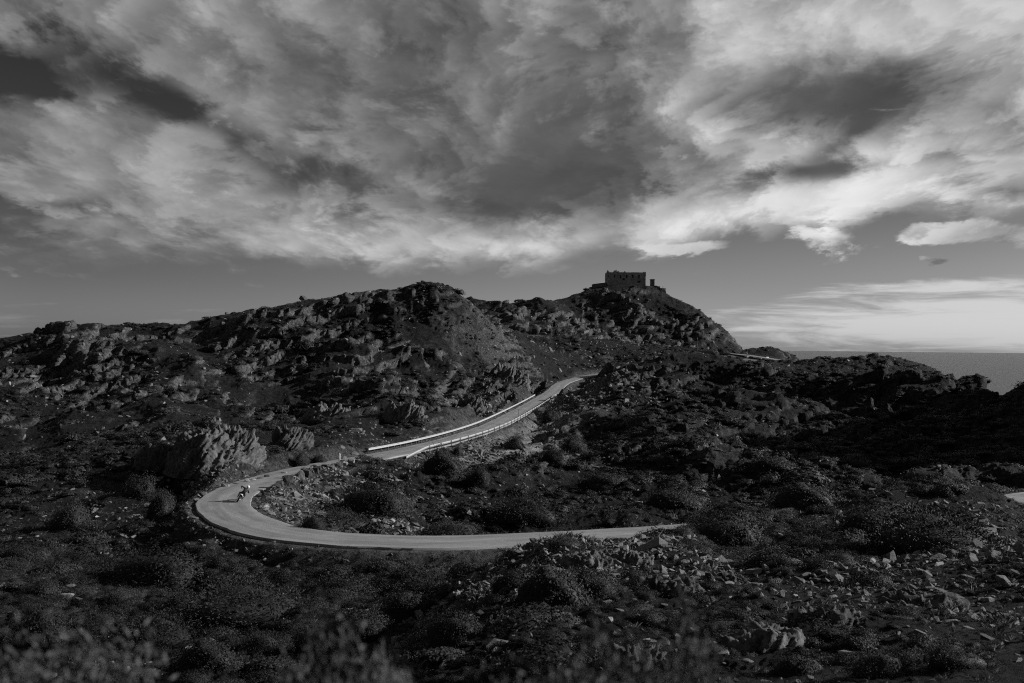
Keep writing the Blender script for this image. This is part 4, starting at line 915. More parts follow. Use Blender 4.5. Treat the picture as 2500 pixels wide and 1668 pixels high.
inner = [(649, 1213, 18, 'flat', 0), (683, 1199, 17, 'round', 0), (703, 1193, 21, 'round', 0), (716, 1190, 12, 'slab', 1), (734, 1186, 21, 'pyramid', 0), (751, 1179, 18, 'round', 0), (770, 1173, 17, 'round', 0),
         (780, 1169, 9, 'round', 0), (787, 1168, 8, 'round', 1), (797, 1164, 17, 'flat', 0), (811, 1160, 10, 'pyramid', 0), (828, 1155, 17, 'round', 0), (842, 1151, 12, 'round', 1), (858, 1148, 13, 'round', 1), (873, 1144, 11, 'flat', 1)]
for i, (px, py, w, sh, pale_) in enumerate(inner):
    x, y, z = ground_pt(px, py, -14.7); s = w / F_PX * y * 0.72
    look = ('pale ' if pale_ else 'dark ') + {'round': 'rounded', 'flat': 'flat', 'pyramid': 'pyramid-shaped', 'slab': 'slab-like'}[sh]
    place('roadside_boulder', boulder_mesh(500 + i, sh, BOULDER_PALE if pale_ else BOULDER_DARK), (x, y, ground_z(x, y) + 0.35 * s), (s, s, s), (random.uniform(-.1, .1), random.uniform(-.1, .1), random.uniform(-.6, .6)),
          label='%s boulder, %s in the row on the inner kerbside going uphill' % (look, ordinal[i]), category='boulder', group='boulders lining the inside of the bend')
lower = [(646, 1245, 20, 'round', 1, 'pale lumpy boulder'), (665, 1258, 16, 'round', 1, 'second pale boulder'), (690, 1268, 20, 'flat', 0, 'dark low boulder'), (726, 1278, 20, 'flat', 0, 'wide dark boulder'),
         (811, 1291, 20, 'round', 0, 'single round boulder'), (849, 1299, 16, 'round', 0, 'dark twin boulder nearer the hairpin'), (867, 1300, 14, 'round', 0, 'dark twin boulder farther from the hairpin')]
for i, (px, py, w, sh, pale_, lb) in enumerate(lower):
    x, y, z = ground_pt(px, py, -14.9); s = w / F_PX * y * 0.68
    place('roadside_boulder', boulder_mesh(530 + i, sh, BOULDER_PALE if pale_ else BOULDER_DARK), (x, y, ground_z(x, y) + 0.3 * s), (s, s, s * 0.9), (0, 0, random.uniform(-1, 1)),
          label=lb + ' on the inner edge of the lower road', category='boulder', group='boulders lining the inside of the bend')
outer = [(481, 1219, 16, 'flat', 1, 'pale flat boulder'), (496, 1208, 20, 'round', 0, 'dark rounded boulder'), (550, 1189, 18, 'round', 1, 'bright pale boulder'), (576, 1182, 14, 'flat', 0, 'flat dark boulder'), (602, 1176, 14, 'pyramid', 1, 'pale pointed boulder'),
         (618, 1172, 14, 'flat', 1, 'low pale boulder'), (635, 1168, 15, 'flat', 0, 'long flat dark boulder'), (651, 1164, 13, 'round', 0, 'small dark boulder'), (693, 1154, 15, 'flat', 1, 'last flat pale boulder')]
for i, (px, py, w, sh, pale_, lb) in enumerate(outer):
    x, y, z = ground_pt(px, py, -14.6); s = w / F_PX * y * 0.62
    place('roadside_boulder', boulder_mesh(550 + i, sh, BOULDER_PALE if pale_ else BOULDER_DARK), (x, y, ground_z(x, y) + 0.3 * s), (s, s, s), (0, 0, random.uniform(-.5, .5)),
          label=lb + ' on the outer edge of the bend, %s from the hairpin tip' % ordinal[i], category='boulder', group='boulders on the outside of the bend')
for px, py, w, sh, pale_, lb in ((842, 1122, 15, 'pyramid', 1, 'pale pointed boulder right beside the white marker post'), (469, 1298, 16, 'pyramid', 1, 'pale pointed rock on the bank below the hairpin'),
        (825, 1632, 40, 'round', 1, 'large pale rounded rock in the shadow above the blurred bushes'), (270, 1625, 20, 'pyramid', 1, 'pale standing rock beside the footpath'), (1985, 1300, 17, 'slab', 1, 'bright upright slab among shaded scrub right of the hidden road'),
        (700, 857, 14, 'flat', 1, 'bright white rock high on the massif'), (2172, 1262, 12, 'slab', 1, 'small bright slab on the dark mound at the right'), (955, 1275, 16, 'round', 1, 'pale rock in the gully inside the bend'), (992, 1262, 15, 'flat', 1, 'flat white rock in the gully inside the bend'),
        (1560, 1232, 22, 'flat', 1, 'bright leaning slab on the slope behind the lower road'), (160, 1462, 36, 'flat', 1, 'wide pale rock in the left valley heap'), (110, 1468, 22, 'round', 0, 'dark rock at the left end of the valley heap'), (190, 1470, 20, 'round', 0, 'dark rock at the right end of the valley heap')):
    p = hit(px, py); s = w / F_PX * p.y * 0.55
    place('boulder', boulder_mesh(int(px * 3 + py) % 977, sh, BOULDER_PALE if pale_ else BOULDER_DARK), p, (s, s, s), (0, 0, random.uniform(-.6, .6)), -0.25 * s, label=lb, category='boulder')

# ------------------------------------------------------------------ shrubs one can tell apart
BIG = [dome_shrub('shrub_mesh', LEAF, 8000, 0.042, 600 + i, 0.8, 0.6, 0.8) for i in range(4)] + [dome_shrub('shrub_mesh', LEAF_PALE, 8000, 0.05, 610 + i, 0.75, 0.45, 0.8, spiky=0.45) for i in range(2)]
SHRUBS = [
 (400, 1425, 280, 92, 0, 'broad dark shrub below the hairpin bank'), (610, 1500, 320, 92, 4, 'widest heath mound in the left valley'), (440, 1500, 130, 60, 5, 'small heath mound left of the widest one'),
 (400, 1572, 190, 82, 4, 'rounded heath mound right of the footpath'), (525, 1535, 170, 62, 0, 'low shrub between the two heath mounds in the left valley'), (500, 1645, 170, 92, 1, 'shrub beside the footpath near the bottom edge'),
 (110, 1595, 200, 110, 1, 'large dark shrub in the lower left'), (205, 1605, 110, 70, 2, 'dark shrub just left of the footpath'), (60, 1370, 130, 50, 3, 'low shrub on the left edge below the slope'),
 (340, 1215, 100, 66, 2, 'dark bush behind the left valley'), (395, 1264, 95, 76, 3, 'dark bush just below the low broken outcrop'), (170, 1295, 130, 78, 0, 'dark bush at the far left of the valley'),
 (735, 1138, 52, 34, 1, 'dark bush between the roadside outcrop and the marker post'), (778, 1130, 42, 22, 2, 'small dark bush left of the marker post'),
 (920, 1250, 180, 74, 0, 'big dark bush in the gully inside the bend'), (840, 1290, 140, 54, 4, 'heathy bush on the inner verge of the lower road'), (762, 1292, 75, 30, 1, 'low bush touching the inner verge near the hairpin'),
 (1285, 1268, 160, 70, 4, 'smooth dome-shaped heath behind the lower road'), (1110, 1306, 150, 36, 5, 'long low heath strip along the lower road'),
 (1083, 1118, 38, 26, 2, 'first bush hanging below the guardrail'), (1116, 1110, 38, 24, 3, 'second bush below the guardrail'), (1255, 1092, 46, 30, 5, 'bush on the scree below the middle of the guardrail'), (1345, 1028, 52, 36, 0, 'bush below the far half of the guardrail'),
 (1070, 1155, 120, 58, 1, 'dark bush left of the scree chute'), (1168, 1180, 66, 46, 2, 'round bush at the foot of the scree chute'), (1345, 1130, 70, 40, 3, 'dark bush right of the scree chute'),
 (1340, 1485, 200, 112, 1, 'broad bush on the shaded flank of the near slope'), (1440, 1455, 130, 80, 2, 'bush above the broad one on the near slope'), (1250, 1445, 100, 60, 3, 'bush low on the left flank of the near slope'),
 (1670, 1312, 76, 28, 5, 'tufted bush on the crest against the road'), (1380, 1334, 76, 30, 4, 'grassy tuft bush poking up in front of the road'), (1775, 1332, 165, 84, 0, 'black rounded bush hiding the end of the lower road'),
 (2050, 1378, 110, 38, 5, 'low cushion bush right of the stony slope'), (2280, 1335, 290, 105, 4, 'huge shaded heath mound at the right edge'), (2150, 1300, 210, 70, 0, 'dark mound joining the huge right-hand one'),
 (1375, 1700, 240, 150, 4, 'sharply lit bush at the bottom behind the blurred foliage'), (880, 1560, 160, 90, 2, 'shaded bush on the dark lower slope'), (1000, 1505, 140, 78, 3, 'bush higher up the dark lower slope'), (1110, 1570, 150, 84, 0, 'bush in deepest shade low on the slope'),
 (760, 1605, 130, 72, 1, 'bush left of the large pale rounded rock'), (2150, 1645, 150, 64, 5, 'bush near the bottom on the right'), (2335, 1625, 150, 62, 4, 'bush in the bottom right corner'), (1950, 1650, 130, 62, 3, 'bush at the bottom below the blocky rock'),
 (640, 1595, 120, 60, 5, 'low heath between footpath and dark slope'), (300, 1470, 90, 34, 5, 'cushion plant in the middle of the left valley'), (240, 1530, 90, 36, 4, 'cushion plant above the dark shrub by the footpath'),
 (1480, 1185, 120, 40, 3, 'low dark bush on the slope above the lower road'), (1640, 1235, 150, 50, 2, 'shaded bush where the lower road vanishes'), (1960, 1235, 170, 60, 1, 'shaded bush on the slope right of the hidden road'),
 (1400, 1100, 70, 40, 0, 'bush in the dark gully right of the scree'), (1880, 1150, 110, 40, 2, 'rounded bush on the middle of the right-hand slope'), (2100, 1140, 120, 40, 4, 'smooth heath patch on the right-hand slope')]
for px, py, w, h, kd, lb in SHRUBS:
    p = hit(px, py, 14 if py < 1690 else 10)
    if py >= 1690:
        u, t = pix(px, py); p = Vector((u * 17.0, 17.0, ground_z(u * 17.0, 17.0)))
    k = p.y / F_PX
    place('shrub', BIG[kd], p, (w * k * 0.5, w * k * 0.42, h * k / 0.85), (0, 0, random.uniform(-3, 3) if abs(w - h) < 60 else random.uniform(-0.3, 0.3)), 0.05 * h * k, label=lb, category='shrub', group='shrubs')

# soft near foliage: real bushes a few metres in front of the lens
NEARB = [dome_shrub('bush_mesh', LEAF_NEAR, 45000, 0.032, 640 + i, 1.0, 0.45, 0.8, spiky=0.25, stray=0.08) for i in range(3)]
for px, top, y, w, kd, lb in ((1000, 1572, 3.6, 0.62, 0, 'out-of-focus bush at the bottom centre with the highest tip'), (1340, 1612, 3.4, 0.75, 1, 'out-of-focus bush at the bottom right of centre'),
        (120, 1672, 3.6, 0.9, 2, 'out-of-focus bush in the bottom left corner'), (650, 1645, 3.3, 0.55, 1, 'small out-of-focus bush tip left of centre'), (1720, 1640, 3.6, 0.5, 2, 'small out-of-focus bush tip right of the sharp bush')):
    u, t = pix(px, top); gz = ground_z(u * y, y); hgt = t * y - gz
    place('foreground_bush', NEARB[kd], (u * y, y, gz), (w, w * 0.8, hgt / 1.04), (0, 0, px), label=lb, category='bush', group='blurred bushes in front of the camera')

# ------------------------------------------------------------------ guardrails and posts
def box(bm, c, s, rz=0.0):
    m_ = Matrix.Translation(c) @ Matrix.Rotation(rz, 4, 'Z') @ Matrix.Diagonal((s[0], s[1], s[2], 1))
    return bmesh.ops.create_cube(bm, size=1.0, matrix=m_)
def bm_obj(name, bm, mat, parent=None, smooth=False, **props):
    me = bpy.data.meshes.new(name + '_mesh'); bm.to_mesh(me); bm.free()
    if smooth:
        for p in me.polygons: p.use_smooth = True
    return link(name, me, mat, parent, **props)
def empty(name, loc, rot=(0, 0, 0), **props):
    o = bpy.data.objects.new(name, None); o.location = loc; o.rotation_euler = rot; o.empty_display_size = 0.2; COL.objects.link(o)
    for k, v in props.items(): o[k] = v
    return o
STEEL = grey_mat('galvanised_steel', 0.4, 0.45, 0.12, 1.5, metal=0.0, spec=0.5)
STEEL_DARK = grey_mat('weathered_steel_post', 0.16, 0.6, 0.3, 6.0)
WHITE = grey_mat('white_paint', 0.75, 0.6, 0.06, 4.0)
line_t, line_n = frame_along(MAIN)
line_s = np.concatenate([[0], np.cumsum(np.linalg.norm(np.diff(MAIN[:, :2], axis=0), axis=1))])
mpx = np.array([to_px(*MAIN[i])[0] if MAIN[i, 1] > 105 and MAIN[i, 0] < 45 else -1 for i in range(len(MAIN))])
up_road = np.nonzero((MAIN[:, 1] > 118) & (np.arange(len(MAIN)) > np.argmin(MAIN[:, 0])) & (mpx > 0))[0]
def s_at_px(px):
    return float(np.interp(px, mpx[up_road], line_s[up_road]))
def rail_pt(s, off):
    i = np.interp(s, line_s, np.arange(len(line_s))); i0 = int(i); f = i - i0; i1 = min(i0 + 1, len(MAIN) - 1)
    p = MAIN[i0] * (1 - f) + MAIN[i1] * f; n = line_n[i0] * (1 - f) + line_n[i1] * f
    return np.array([p[0] + n[0] * off, p[1] + n[1] * off, p[2]]), n
PROFILE = [(0.0, 0.43), (0.075, 0.46), (0.075, 0.53), (0.0, 0.575), (0.0, 0.615), (0.075, 0.66), (0.075, 0.73), (0.0, 0.76), (-0.012, 0.76), (-0.012, 0.43)]
def guardrail(s0, s1, off, spacing, label, bury=False):
    base, _ = rail_pt(s0, off)
    root = empty('guardrail', (base[0], base[1], base[2]), label=label, category='guardrail')
    O = np.array([base[0], base[1], base[2]])
    side = -1 if off > 0 else 1                      # the beam's waves look at the carriageway
    ss = np.arange(s0, s1, 1.0); verts = []; faces = []
    def ring(pt, n, drop):
        b0 = len(verts)
        for o_, z_ in PROFILE:
            q_ = pt + np.array([n[0], n[1], 0]) * side * (o_ + 0.06) + np.array([0, 0, z_ - drop]) - O
            verts.append(tuple(q_))
        return b0
    rings = []
    if bury:
        pt0, n0 = rail_pt(s0, off)
        t0 = np.array([n0[1], -n0[0]])
        for k in np.linspace(1, 0, 7)[:-1]:
            pt = pt0 + np.array([-t0[0] * 9.0 * k, -t0[1] * 9.0 * k, 0]) + np.array([n0[0], n0[1], 0]) * (-0.9 * k)
            pt[2] = pt0[2]
            rings.append(ring(pt, n0, 0.62 * k ** 1.2))
    for s_ in ss:
        pt, n = rail_pt(s_, off); rings.append(ring(pt, n, 0.0))
    m_ = len(PROFILE)
    for a, b in zip(rings[:-1], rings[1:]):
        for k in range(m_): faces.append((a + k, a + (k + 1) % m_, b + (k + 1) % m_, b + k))
    me = mesh_from('beam_mesh', verts, faces, STEEL)
    bm = bmesh.new(); bm.from_mesh(me); bmesh.ops.recalc_face_normals(bm, faces=bm.faces); bm.to_mesh(me); bm.free()
    link('beam', me, None, root)
    bm = bmesh.new(); box(bm, (0, 0, 0.20), (0.10, 0.06, 1.2)); pm = bpy.data.meshes.new('post_mesh'); bm.to_mesh(pm); bm.free(); pm.materials.append(STEEL_DARK)
    s_ = s0
    while s_ < s1:
        pt, n = rail_pt(s_, off - side * 0.08)
        o = link('post', pm, None, root); o.location = tuple(pt - O + np.array([0, 0, 0.0])); o.rotation_euler = (0, 0, math.atan2(n[1], n[0]))
        s_ += 2.0 if (s_ - s0 < 22 and spacing < 4) else 4.0
    return root
RAIL_OFF = ROAD_W / 2 + 0.55
guardrail(s_at_px(945), s_at_px(1331), RAIL_OFF, 2.0, 'long bright guardrail on the uphill side of the upper road')
guardrail(s_at_px(1003), s_at_px(1334), -RAIL_OFF, 4.0, 'guardrail with dark posts on the valley side of the upper road', bury=True)

def marker_post(x, y, h, r, mat, label, name='marker_post', cap=None, category='post'):
    z = ground_z(x, y); root = empty(name, (x, y, z), label=label, category=category)
    bm = bmesh.new(); bmesh.ops.create_cone(bm, cap_ends=True, segments=10, radius1=r * 1.05, radius2=r * 0.9, depth=h + 0.3, matrix=Matrix.Translation((0, 0, h / 2 - 0.15)))
    bm_obj('shaft', bm, mat, root)
    bm = bmesh.new(); bmesh.ops.create_cone(bm, cap_ends=True, segments=10, radius1=r, radius2=r * 0.35, depth=r * 1.6, matrix=Matrix.Translation((0, 0, h + r * 0.8)))
    bm_obj('cap', bm, cap or mat, root)
    return root
x, y, z = ground_pt(829, 1124, -14.75); marker_post(x, y, 0.95, 0.10, WHITE, 'white marker post on the outer verge beside a pale boulder')
x, y, z = ground_pt(1266, 1019, -14.7); marker_post(x, y, 1.9, 0.05, STEEL_DARK, 'thin dark pole standing at the valley-side guardrail', 'roadside_pole', category='pole')

# ------------------------------------------------------------------ motorcycle and rider
BLACK = grey_mat('black_leather', 0.012, 0.55, 0.3, 8.0)
RUBBER = grey_mat('tyre_rubber', 0.015, 0.75, 0.2, 12.0)
BIKE_WHITE = grey_mat('white_bodywork', 0.75, 0.35, 0.05, 6.0, spec=0.5)
ENGINE = grey_mat('dark_engine_metal', 0.05, 0.4, 0.3, 14.0, metal=0.6)
ALLOY = grey_mat('bright_alloy', 0.6, 0.35, 0.1, 10.0, metal=0.5)
LENS = grey_mat('dark_visor', 0.01, 0.1, 0.0)
LEAN = math.radians(33)
cx, cy, cz_ = ground_pt(578, 1226, -14.53)
ki = int(np.argmin((MAIN[:, 0] - cx) ** 2 + (MAIN[:, 1] - cy) ** 2))
head = math.atan2(line_t[ki][1], line_t[ki][0]) - math.pi / 2      # local +Y forward along the road
rz_road = float(MAIN[ki, 2]) + 0.02 + 0.045
BIKE_M = Matrix.Translation((cx, cy, rz_road)) @ Matrix.Rotation(head - 0.12, 4, 'Z') @ Matrix.Rotation(LEAN, 4, 'Y')
bike = bpy.data.objects.new('motorcycle', None); bike.empty_display_size = 0.3; COL.objects.link(bike)
bike.matrix_world = BIKE_M; bike['label'] = 'slim off-road style motorcycle leaning hard through the hairpin'; bike['category'] = 'motorcycle'
def torus_bm(R0, r, wide, seg=40, ring=12):
    bm = bmesh.new(); vs = []
    for i in range(seg):
        a = 2 * math.pi * i / seg
        vs.append([bm.verts.new((wide * math.sin(b), (R0 + r * math.cos(b)) * math.cos(a), (R0 + r * math.cos(b)) * math.sin(a))) for b in (2 * math.pi * j / ring for j in range(ring))])
    for i in range(seg):
        for j in range(ring):
            bm.faces.new((vs[i][j], vs[(i + 1) % seg][j], vs[(i + 1) % seg][(j + 1) % ring], vs[i][(j + 1) % ring]))
    bmesh.ops.recalc_face_normals(bm, faces=bm.faces); return bm
def tube_bm(pts_, r, bm=None, seg=8):
    bm = bm or bmesh.new(); P_ = [Vector(p) for p in pts_]; rings = []
    for i, p in enumerate(P_):
        t = (P_[min(i + 1, len(P_) - 1)] - P_[max(i - 1, 0)]).normalized(); a = t.orthogonal().normalized(); b = t.cross(a)
        rr = r[i] if isinstance(r, (list, tuple)) else r
        rings.append([bm.verts.new(p + (a * math.cos(x) + b * math.sin(x)) * rr) for x in (2 * math.pi * k / seg for k in range(seg))])
    for A_, B_ in zip(rings[:-1], rings[1:]):
        # keep rings aligned
        off = min(range(seg), key=lambda k: (A_[0].co - B_[k].co).length)
        for k in range(seg): bm.faces.new((A_[k], A_[(k + 1) % seg], B_[(k + 1 + off) % seg], B_[(k + off) % seg]))
    bm.faces.new(rings[0]); bm.faces.new(rings[-1])
    bmesh.ops.recalc_face_normals(bm, faces=bm.faces); return bm
for y0, wd in ((0.0, 0.075), (1.42, 0.06)):
    wl = empty('wheel', (0, y0, 0.31)); wl.parent = bike
    bm_obj('tyre', torus_bm(0.245, 0.065, wd), RUBBER, wl, True)
    bm_obj('rim', torus_bm(0.185, 0.014, 0.045), ENGINE, wl, True)
    bm = bmesh.new(); bmesh.ops.create_cone(bm, cap_ends=True, segments=16, radius1=0.05, radius2=0.05, depth=0.12, matrix=Matrix.Rotation(math.pi / 2, 4, 'Y'))
    for k in range(9):
        a = 2 * math.pi * k / 9; tube_bm([(0.02 * (-1) ** k, 0.04 * math.cos(a), 0.04 * math.sin(a)), (0, 0.185 * math.cos(a + .3), 0.185 * math.sin(a + .3))], 0.005, bm, 5)
    bm_obj('hub', bm, ENGINE, wl)
bm = tube_bm([(0.09, 0.0, 0.31), (0.085, 0.3, 0.36), (0.07, 0.56, 0.42)], 0.028); tube_bm([(-0.09, 0.0, 0.31), (-0.085, 0.3, 0.36), (-0.07, 0.56, 0.42)], 0.028, bm)
bm_obj('swingarm', bm, ALLOY, bike, True)
bm = bmesh.new(); box(bm, (0, 0.72, 0.46), (0.26, 0.40, 0.34)); box(bm, (0, 0.84, 0.68), (0.2, 0.24, 0.2)); bmesh.ops.bevel(bm, geom=bm.edges[:], offset=0.03, segments=2, affect='EDGES')
bm_obj('engine', bm, ENGINE, bike)
bm = tube_bm([(0, 1.12, 0.98), (0.06, 0.9, 0.85), (0.1, 0.6, 0.62), (0.1, 0.52, 0.42)], 0.025); tube_bm([(0, 1.12, 0.98), (-0.06, 0.9, 0.85), (-0.1, 0.6, 0.62), (-0.1, 0.52, 0.42)], 0.025, bm); tube_bm([(0, 1.1, 0.92), (0, 0.98, 0.6), (0, 0.86, 0.32)], 0.025, bm)
bm_obj('frame', bm, ENGINE, bike, True)
bm = tube_bm([(0.1, 1.42, 0.31), (0.1, 1.22, 0.8), (0.1, 1.12, 1.06)], 0.028); tube_bm([(-0.1, 1.42, 0.31), (-0.1, 1.22, 0.8), (-0.1, 1.12, 1.06)], 0.028, bm)
bm_obj('fork', bm, ALLOY, bike, True)
bm = tube_bm([(-0.40, 0.98, 1.10), (-0.22, 1.02, 1.12), (-0.1, 1.08, 1.06), (0.1, 1.08, 1.06), (0.22, 1.02, 1.12), (0.40, 0.98, 1.10)], 0.016)
bm_obj('handlebar', bm, ENGINE, bike, True)
def plate(pts_, w, th, bend=0.0):
    """curved mudguard strip along pts, w wide, arched across"""
    bm = bmesh.new(); rows = []
    for (y_, z_, ws) in pts_:
        rows.append([[bm.verts.new((w * ws * a, y_, z_ - bend * a * a - k * th)) for a in (-1, -0.5, 0, 0.5, 1)] for k in (0, 1)])
    for r0, r1 in zip(rows[:-1], rows[1:]):
        for k in (0, 1):
            for j in range(4): bm.faces.new((r0[k][j], r0[k][j + 1], r1[k][j + 1], r1[k][j]))
        bm.faces.new((r0[0][0], r1[0][0], r1[1][0], r0[1][0])); bm.faces.new((r0[0][4], r0[1][4], r1[1][4], r1[0][4]))
    for r in (rows[0], rows[-1]):
        for j in range(4): bm.faces.new((r[0][j], r[0][j + 1], r[1][j + 1], r[1][j]))
    bmesh.ops.recalc_face_normals(bm, faces=bm.faces); return bm
bm_obj('rear_mudguard', plate([(-0.22, 0.86, 0.75), (-0.1, 0.88, 0.95), (0.1, 0.86, 1), (0.3, 0.82, 0.9)], 0.12, 0.02, 0.05), BIKE_WHITE, bike, True)
bm_obj('front_mudguard', plate([(1.12, 0.72, 0.8), (1.3, 0.76, 1), (1.5, 0.74, 1), (1.72, 0.66, 0.7)], 0.1, 0.02, 0.04), BLACK, bike, True)
bm_obj('seat', plate([(0.1, 0.90, 0.7), (0.35, 0.90, 1), (0.6, 0.91, 1), (0.85, 0.97, 0.9)], 0.11, 0.09, 0.02), BLACK, bike, True)
bm = bmesh.new(); bmesh.ops.create_uvsphere(bm, u_segments=18, v_segments=10, radius=1, matrix=Matrix.Translation((0, 0.92, 0.88)) @ Matrix.Diagonal((0.15, 0.24, 0.15, 1))); bm_obj('tank', bm, BLACK, bike, True)
for s_ in (-1, 1):
    bm = bmesh.new(); box(bm, (s_ * 0.15, 0.28, 0.70), (0.03, 0.36, 0.18)); bmesh.ops.bevel(bm, geom=bm.edges[:], offset=0.012, segments=2, affect='EDGES'); bm_obj('side_panel', bm, BLACK, bike)
    bm = tube_bm([(s_ * 0.1, 0.52, 0.36), (s_ * 0.26, 0.52, 0.36)], 0.018); bm_obj('footpeg', bm, ALLOY, bike)
bm = tube_bm([(0.14, 0.75, 0.5), (0.19, 0.5, 0.55), (0.19, 0.2, 0.64), (0.19, -0.1, 0.70)], [0.02, 0.03, 0.055, 0.05]); bm_obj('exhaust', bm, ALLOY, bike, True)
bm = bmesh.new(); box(bm, (0, -0.20, 0.74), (0.13, 0.01, 0.16)); bm_obj('number_plate', bm, ENGINE, bike)

def skin_body(name, nodes, edges, mat, parent=None, sub=2, **props):
    me = bpy.data.meshes.new(name + '_mesh'); keys = list(nodes)
    me.from_pydata([nodes[k][0] for k in keys], [(keys.index(a), keys.index(b)) for a, b in edges], [])
    o = link(name, me, mat, parent, **props)
    mod = o.modifiers.new('skin', 'SKIN')
    if not me.skin_vertices: me.skin_vertices.new()
    sk = me.skin_vertices[0].data
    for i, k in enumerate(keys):
        r = nodes[k][1]; sk[i].radius = (r, r) if not isinstance(r, tuple) else r; sk[i].use_root = (k == 'pelvis')
    mod.use_smooth_shade = True
    o.modifiers.new('smooth', 'SUBSURF').levels = sub; o.modifiers['smooth'].render_levels = sub
    return o
nodes = {'pelvis': ((0.03, 0.22, 0.99), 0.155), 'waist': ((0.04, 0.31, 1.14), 0.14), 'chest': ((0.06, 0.44, 1.30), 0.175), 'neck': ((0.08, 0.54, 1.46), 0.065), 'head': ((0.09, 0.60, 1.56), 0.09), 'crown': ((0.10, 0.62, 1.66), 0.085)}
edges = [('pelvis', 'waist'), ('waist', 'chest'), ('chest', 'neck'), ('neck', 'head'), ('head', 'crown')]
for sd, el, ha in (('l', (-0.47, 0.62, 1.36), (-0.39, 0.93, 1.13)), ('r', (0.46, 0.60, 1.16), (0.39, 0.94, 1.11))):
    k = -1 if sd == 'l' else 1
    nodes['sh' + sd] = ((0.06 + k * 0.20, 0.48, 1.38), 0.075); nodes['el' + sd] = (el, 0.052); nodes['wr' + sd] = (tuple(0.82 * h + 0.18 * e for h, e in zip(ha, el)), 0.036); nodes['ha' + sd] = (ha, 0.042)
    edges += [('chest', 'sh' + sd), ('sh' + sd, 'el' + sd), ('el' + sd, 'wr' + sd), ('wr' + sd, 'ha' + sd)]
    for j, (dx, ln) in enumerate(((-0.034, 0.045), (-0.012, 0.055), (0.010, 0.052), (0.032, 0.040))):
        a = (ha[0] + dx, ha[1] + ln, ha[2] + 0.012); b = (ha[0] + dx, ha[1] + ln + 0.004, ha[2] - 0.03)
        nodes['f%d%s' % (j, sd)] = (a, 0.0095); nodes['g%d%s' % (j, sd)] = (b, 0.009); edges += [('ha' + sd, 'f%d%s' % (j, sd)), ('f%d%s' % (j, sd), 'g%d%s' % (j, sd))]
    nodes['th' + sd] = ((ha[0] - k * 0.05, ha[1] + 0.02, ha[2] - 0.03), 0.011); edges.append(('ha' + sd, 'th' + sd))
    nodes['hip' + sd] = ((0.03 + k * 0.12, 0.24, 0.94), 0.105); nodes['kn' + sd] = ((k * 0.27, 0.62, 0.76), 0.07); nodes['an' + sd] = ((k * 0.22, 0.44, 0.45), 0.05); nodes['hl' + sd] = ((k * 0.22, 0.42, 0.385), 0.045); nodes['to' + sd] = ((k * 0.24, 0.64, 0.385), 0.04)
    edges += [('pelvis', 'hip' + sd), ('hip' + sd, 'kn' + sd), ('kn' + sd, 'an' + sd), ('an' + sd, 'hl' + sd), ('hl' + sd, 'to' + sd)]
rider = skin_body('person', nodes, edges, BLACK, None, 2, label='motorcyclist in dark clothes and white helmet leaning into the bend', category='person')
rider.matrix_world = BIKE_M
# helmet: shell with a chin bar, a dark visor opening and a short peak
bm = bmesh.new(); bmesh.ops.create_uvsphere(bm, u_segments=28, v_segments=20, radius=1.0)
for v in bm.verts:
    x_, y_, z_ = v.co
    if y_ > 0.1 and z_ < -0.1: y_ += 0.28 * min(1, -z_ * 1.6)
    if z_ < -0.75: z_ = -0.75
    v.co = (x_ * 0.135, y_ * 0.165, z_ * 0.155)
HEAD_M = Matrix.Translation((0.095, 0.615, 1.605)) @ Matrix.Rotation(-0.35, 4, 'X') @ Matrix.Rotation(-0.25, 4, 'Z')
bmesh.ops.transform(bm, matrix=HEAD_M, verts=bm.verts); helmet = bm_obj('helmet', bm, BIKE_WHITE, rider, True)
bm = bmesh.new(); bmesh.ops.create_uvsphere(bm, u_segments=24, v_segments=16, radius=1.0)
bmesh.ops.delete(bm, geom=[v for v in bm.verts if v.co.y < 0.35 or abs(v.co.z - 0.05) > 0.42], context='VERTS')
bmesh.ops.transform(bm, matrix=HEAD_M @ Matrix.Diagonal((0.138, 0.172, 0.155, 1)), verts=bm.verts); bm_obj('visor', bm, LENS, helmet, True)
bm = plate([(0.12, 0.10, 0.9), (0.2, 0.115, 1.0), (0.28, 0.105, 0.8)], 0.11, 0.01, 0.03); bmesh.ops.transform(bm, matrix=HEAD_M, verts=bm.verts); bm_obj('peak', bm, BIKE_WHITE, helmet, True)

# ------------------------------------------------------------------ fort on the hill
PLASTER = grey_mat('weathered_plaster', 0.24, 0.9, 0.35, 0.35, 0.05, 3.0)
PLASTER_LIT = grey_mat('pale_lit_plaster', 0.34, 0.9, 0.35, 0.8, 0.05, 3.0)  # paler plaster: sunlight in the colour of platform and buttress; parapet simply pale
STONEWALL = grey_mat('dark_masonry', 0.10, 0.95, 0.4, 0.8, 0.08, 2.0)
VOID = grey_mat('window_dark', 0.012, 0.4)
K = 676.0 / F_PX                                     # metres per photograph pixel at the fort
fort = empty('fort', (FORT[0] - 6.0 * K, FORT[1], FORT[2] - 0.35), label='square battlemented fort building crowning the hill', category='building')
W2 = 93.2 / 2 * K; DEP = 15.0; TOP = (697 - 666.4) * K
def fort_box(name, x0, x1, y0, y1, z0, z1, mat, parent=None):
    bm = bmesh.new(); box(bm, ((x0 + x1) / 2, (y0 + y1) / 2, (z0 + z1) / 2), (x1 - x0, y1 - y0, z1 - z0)); return bm_obj(name, bm, mat, parent or fort)
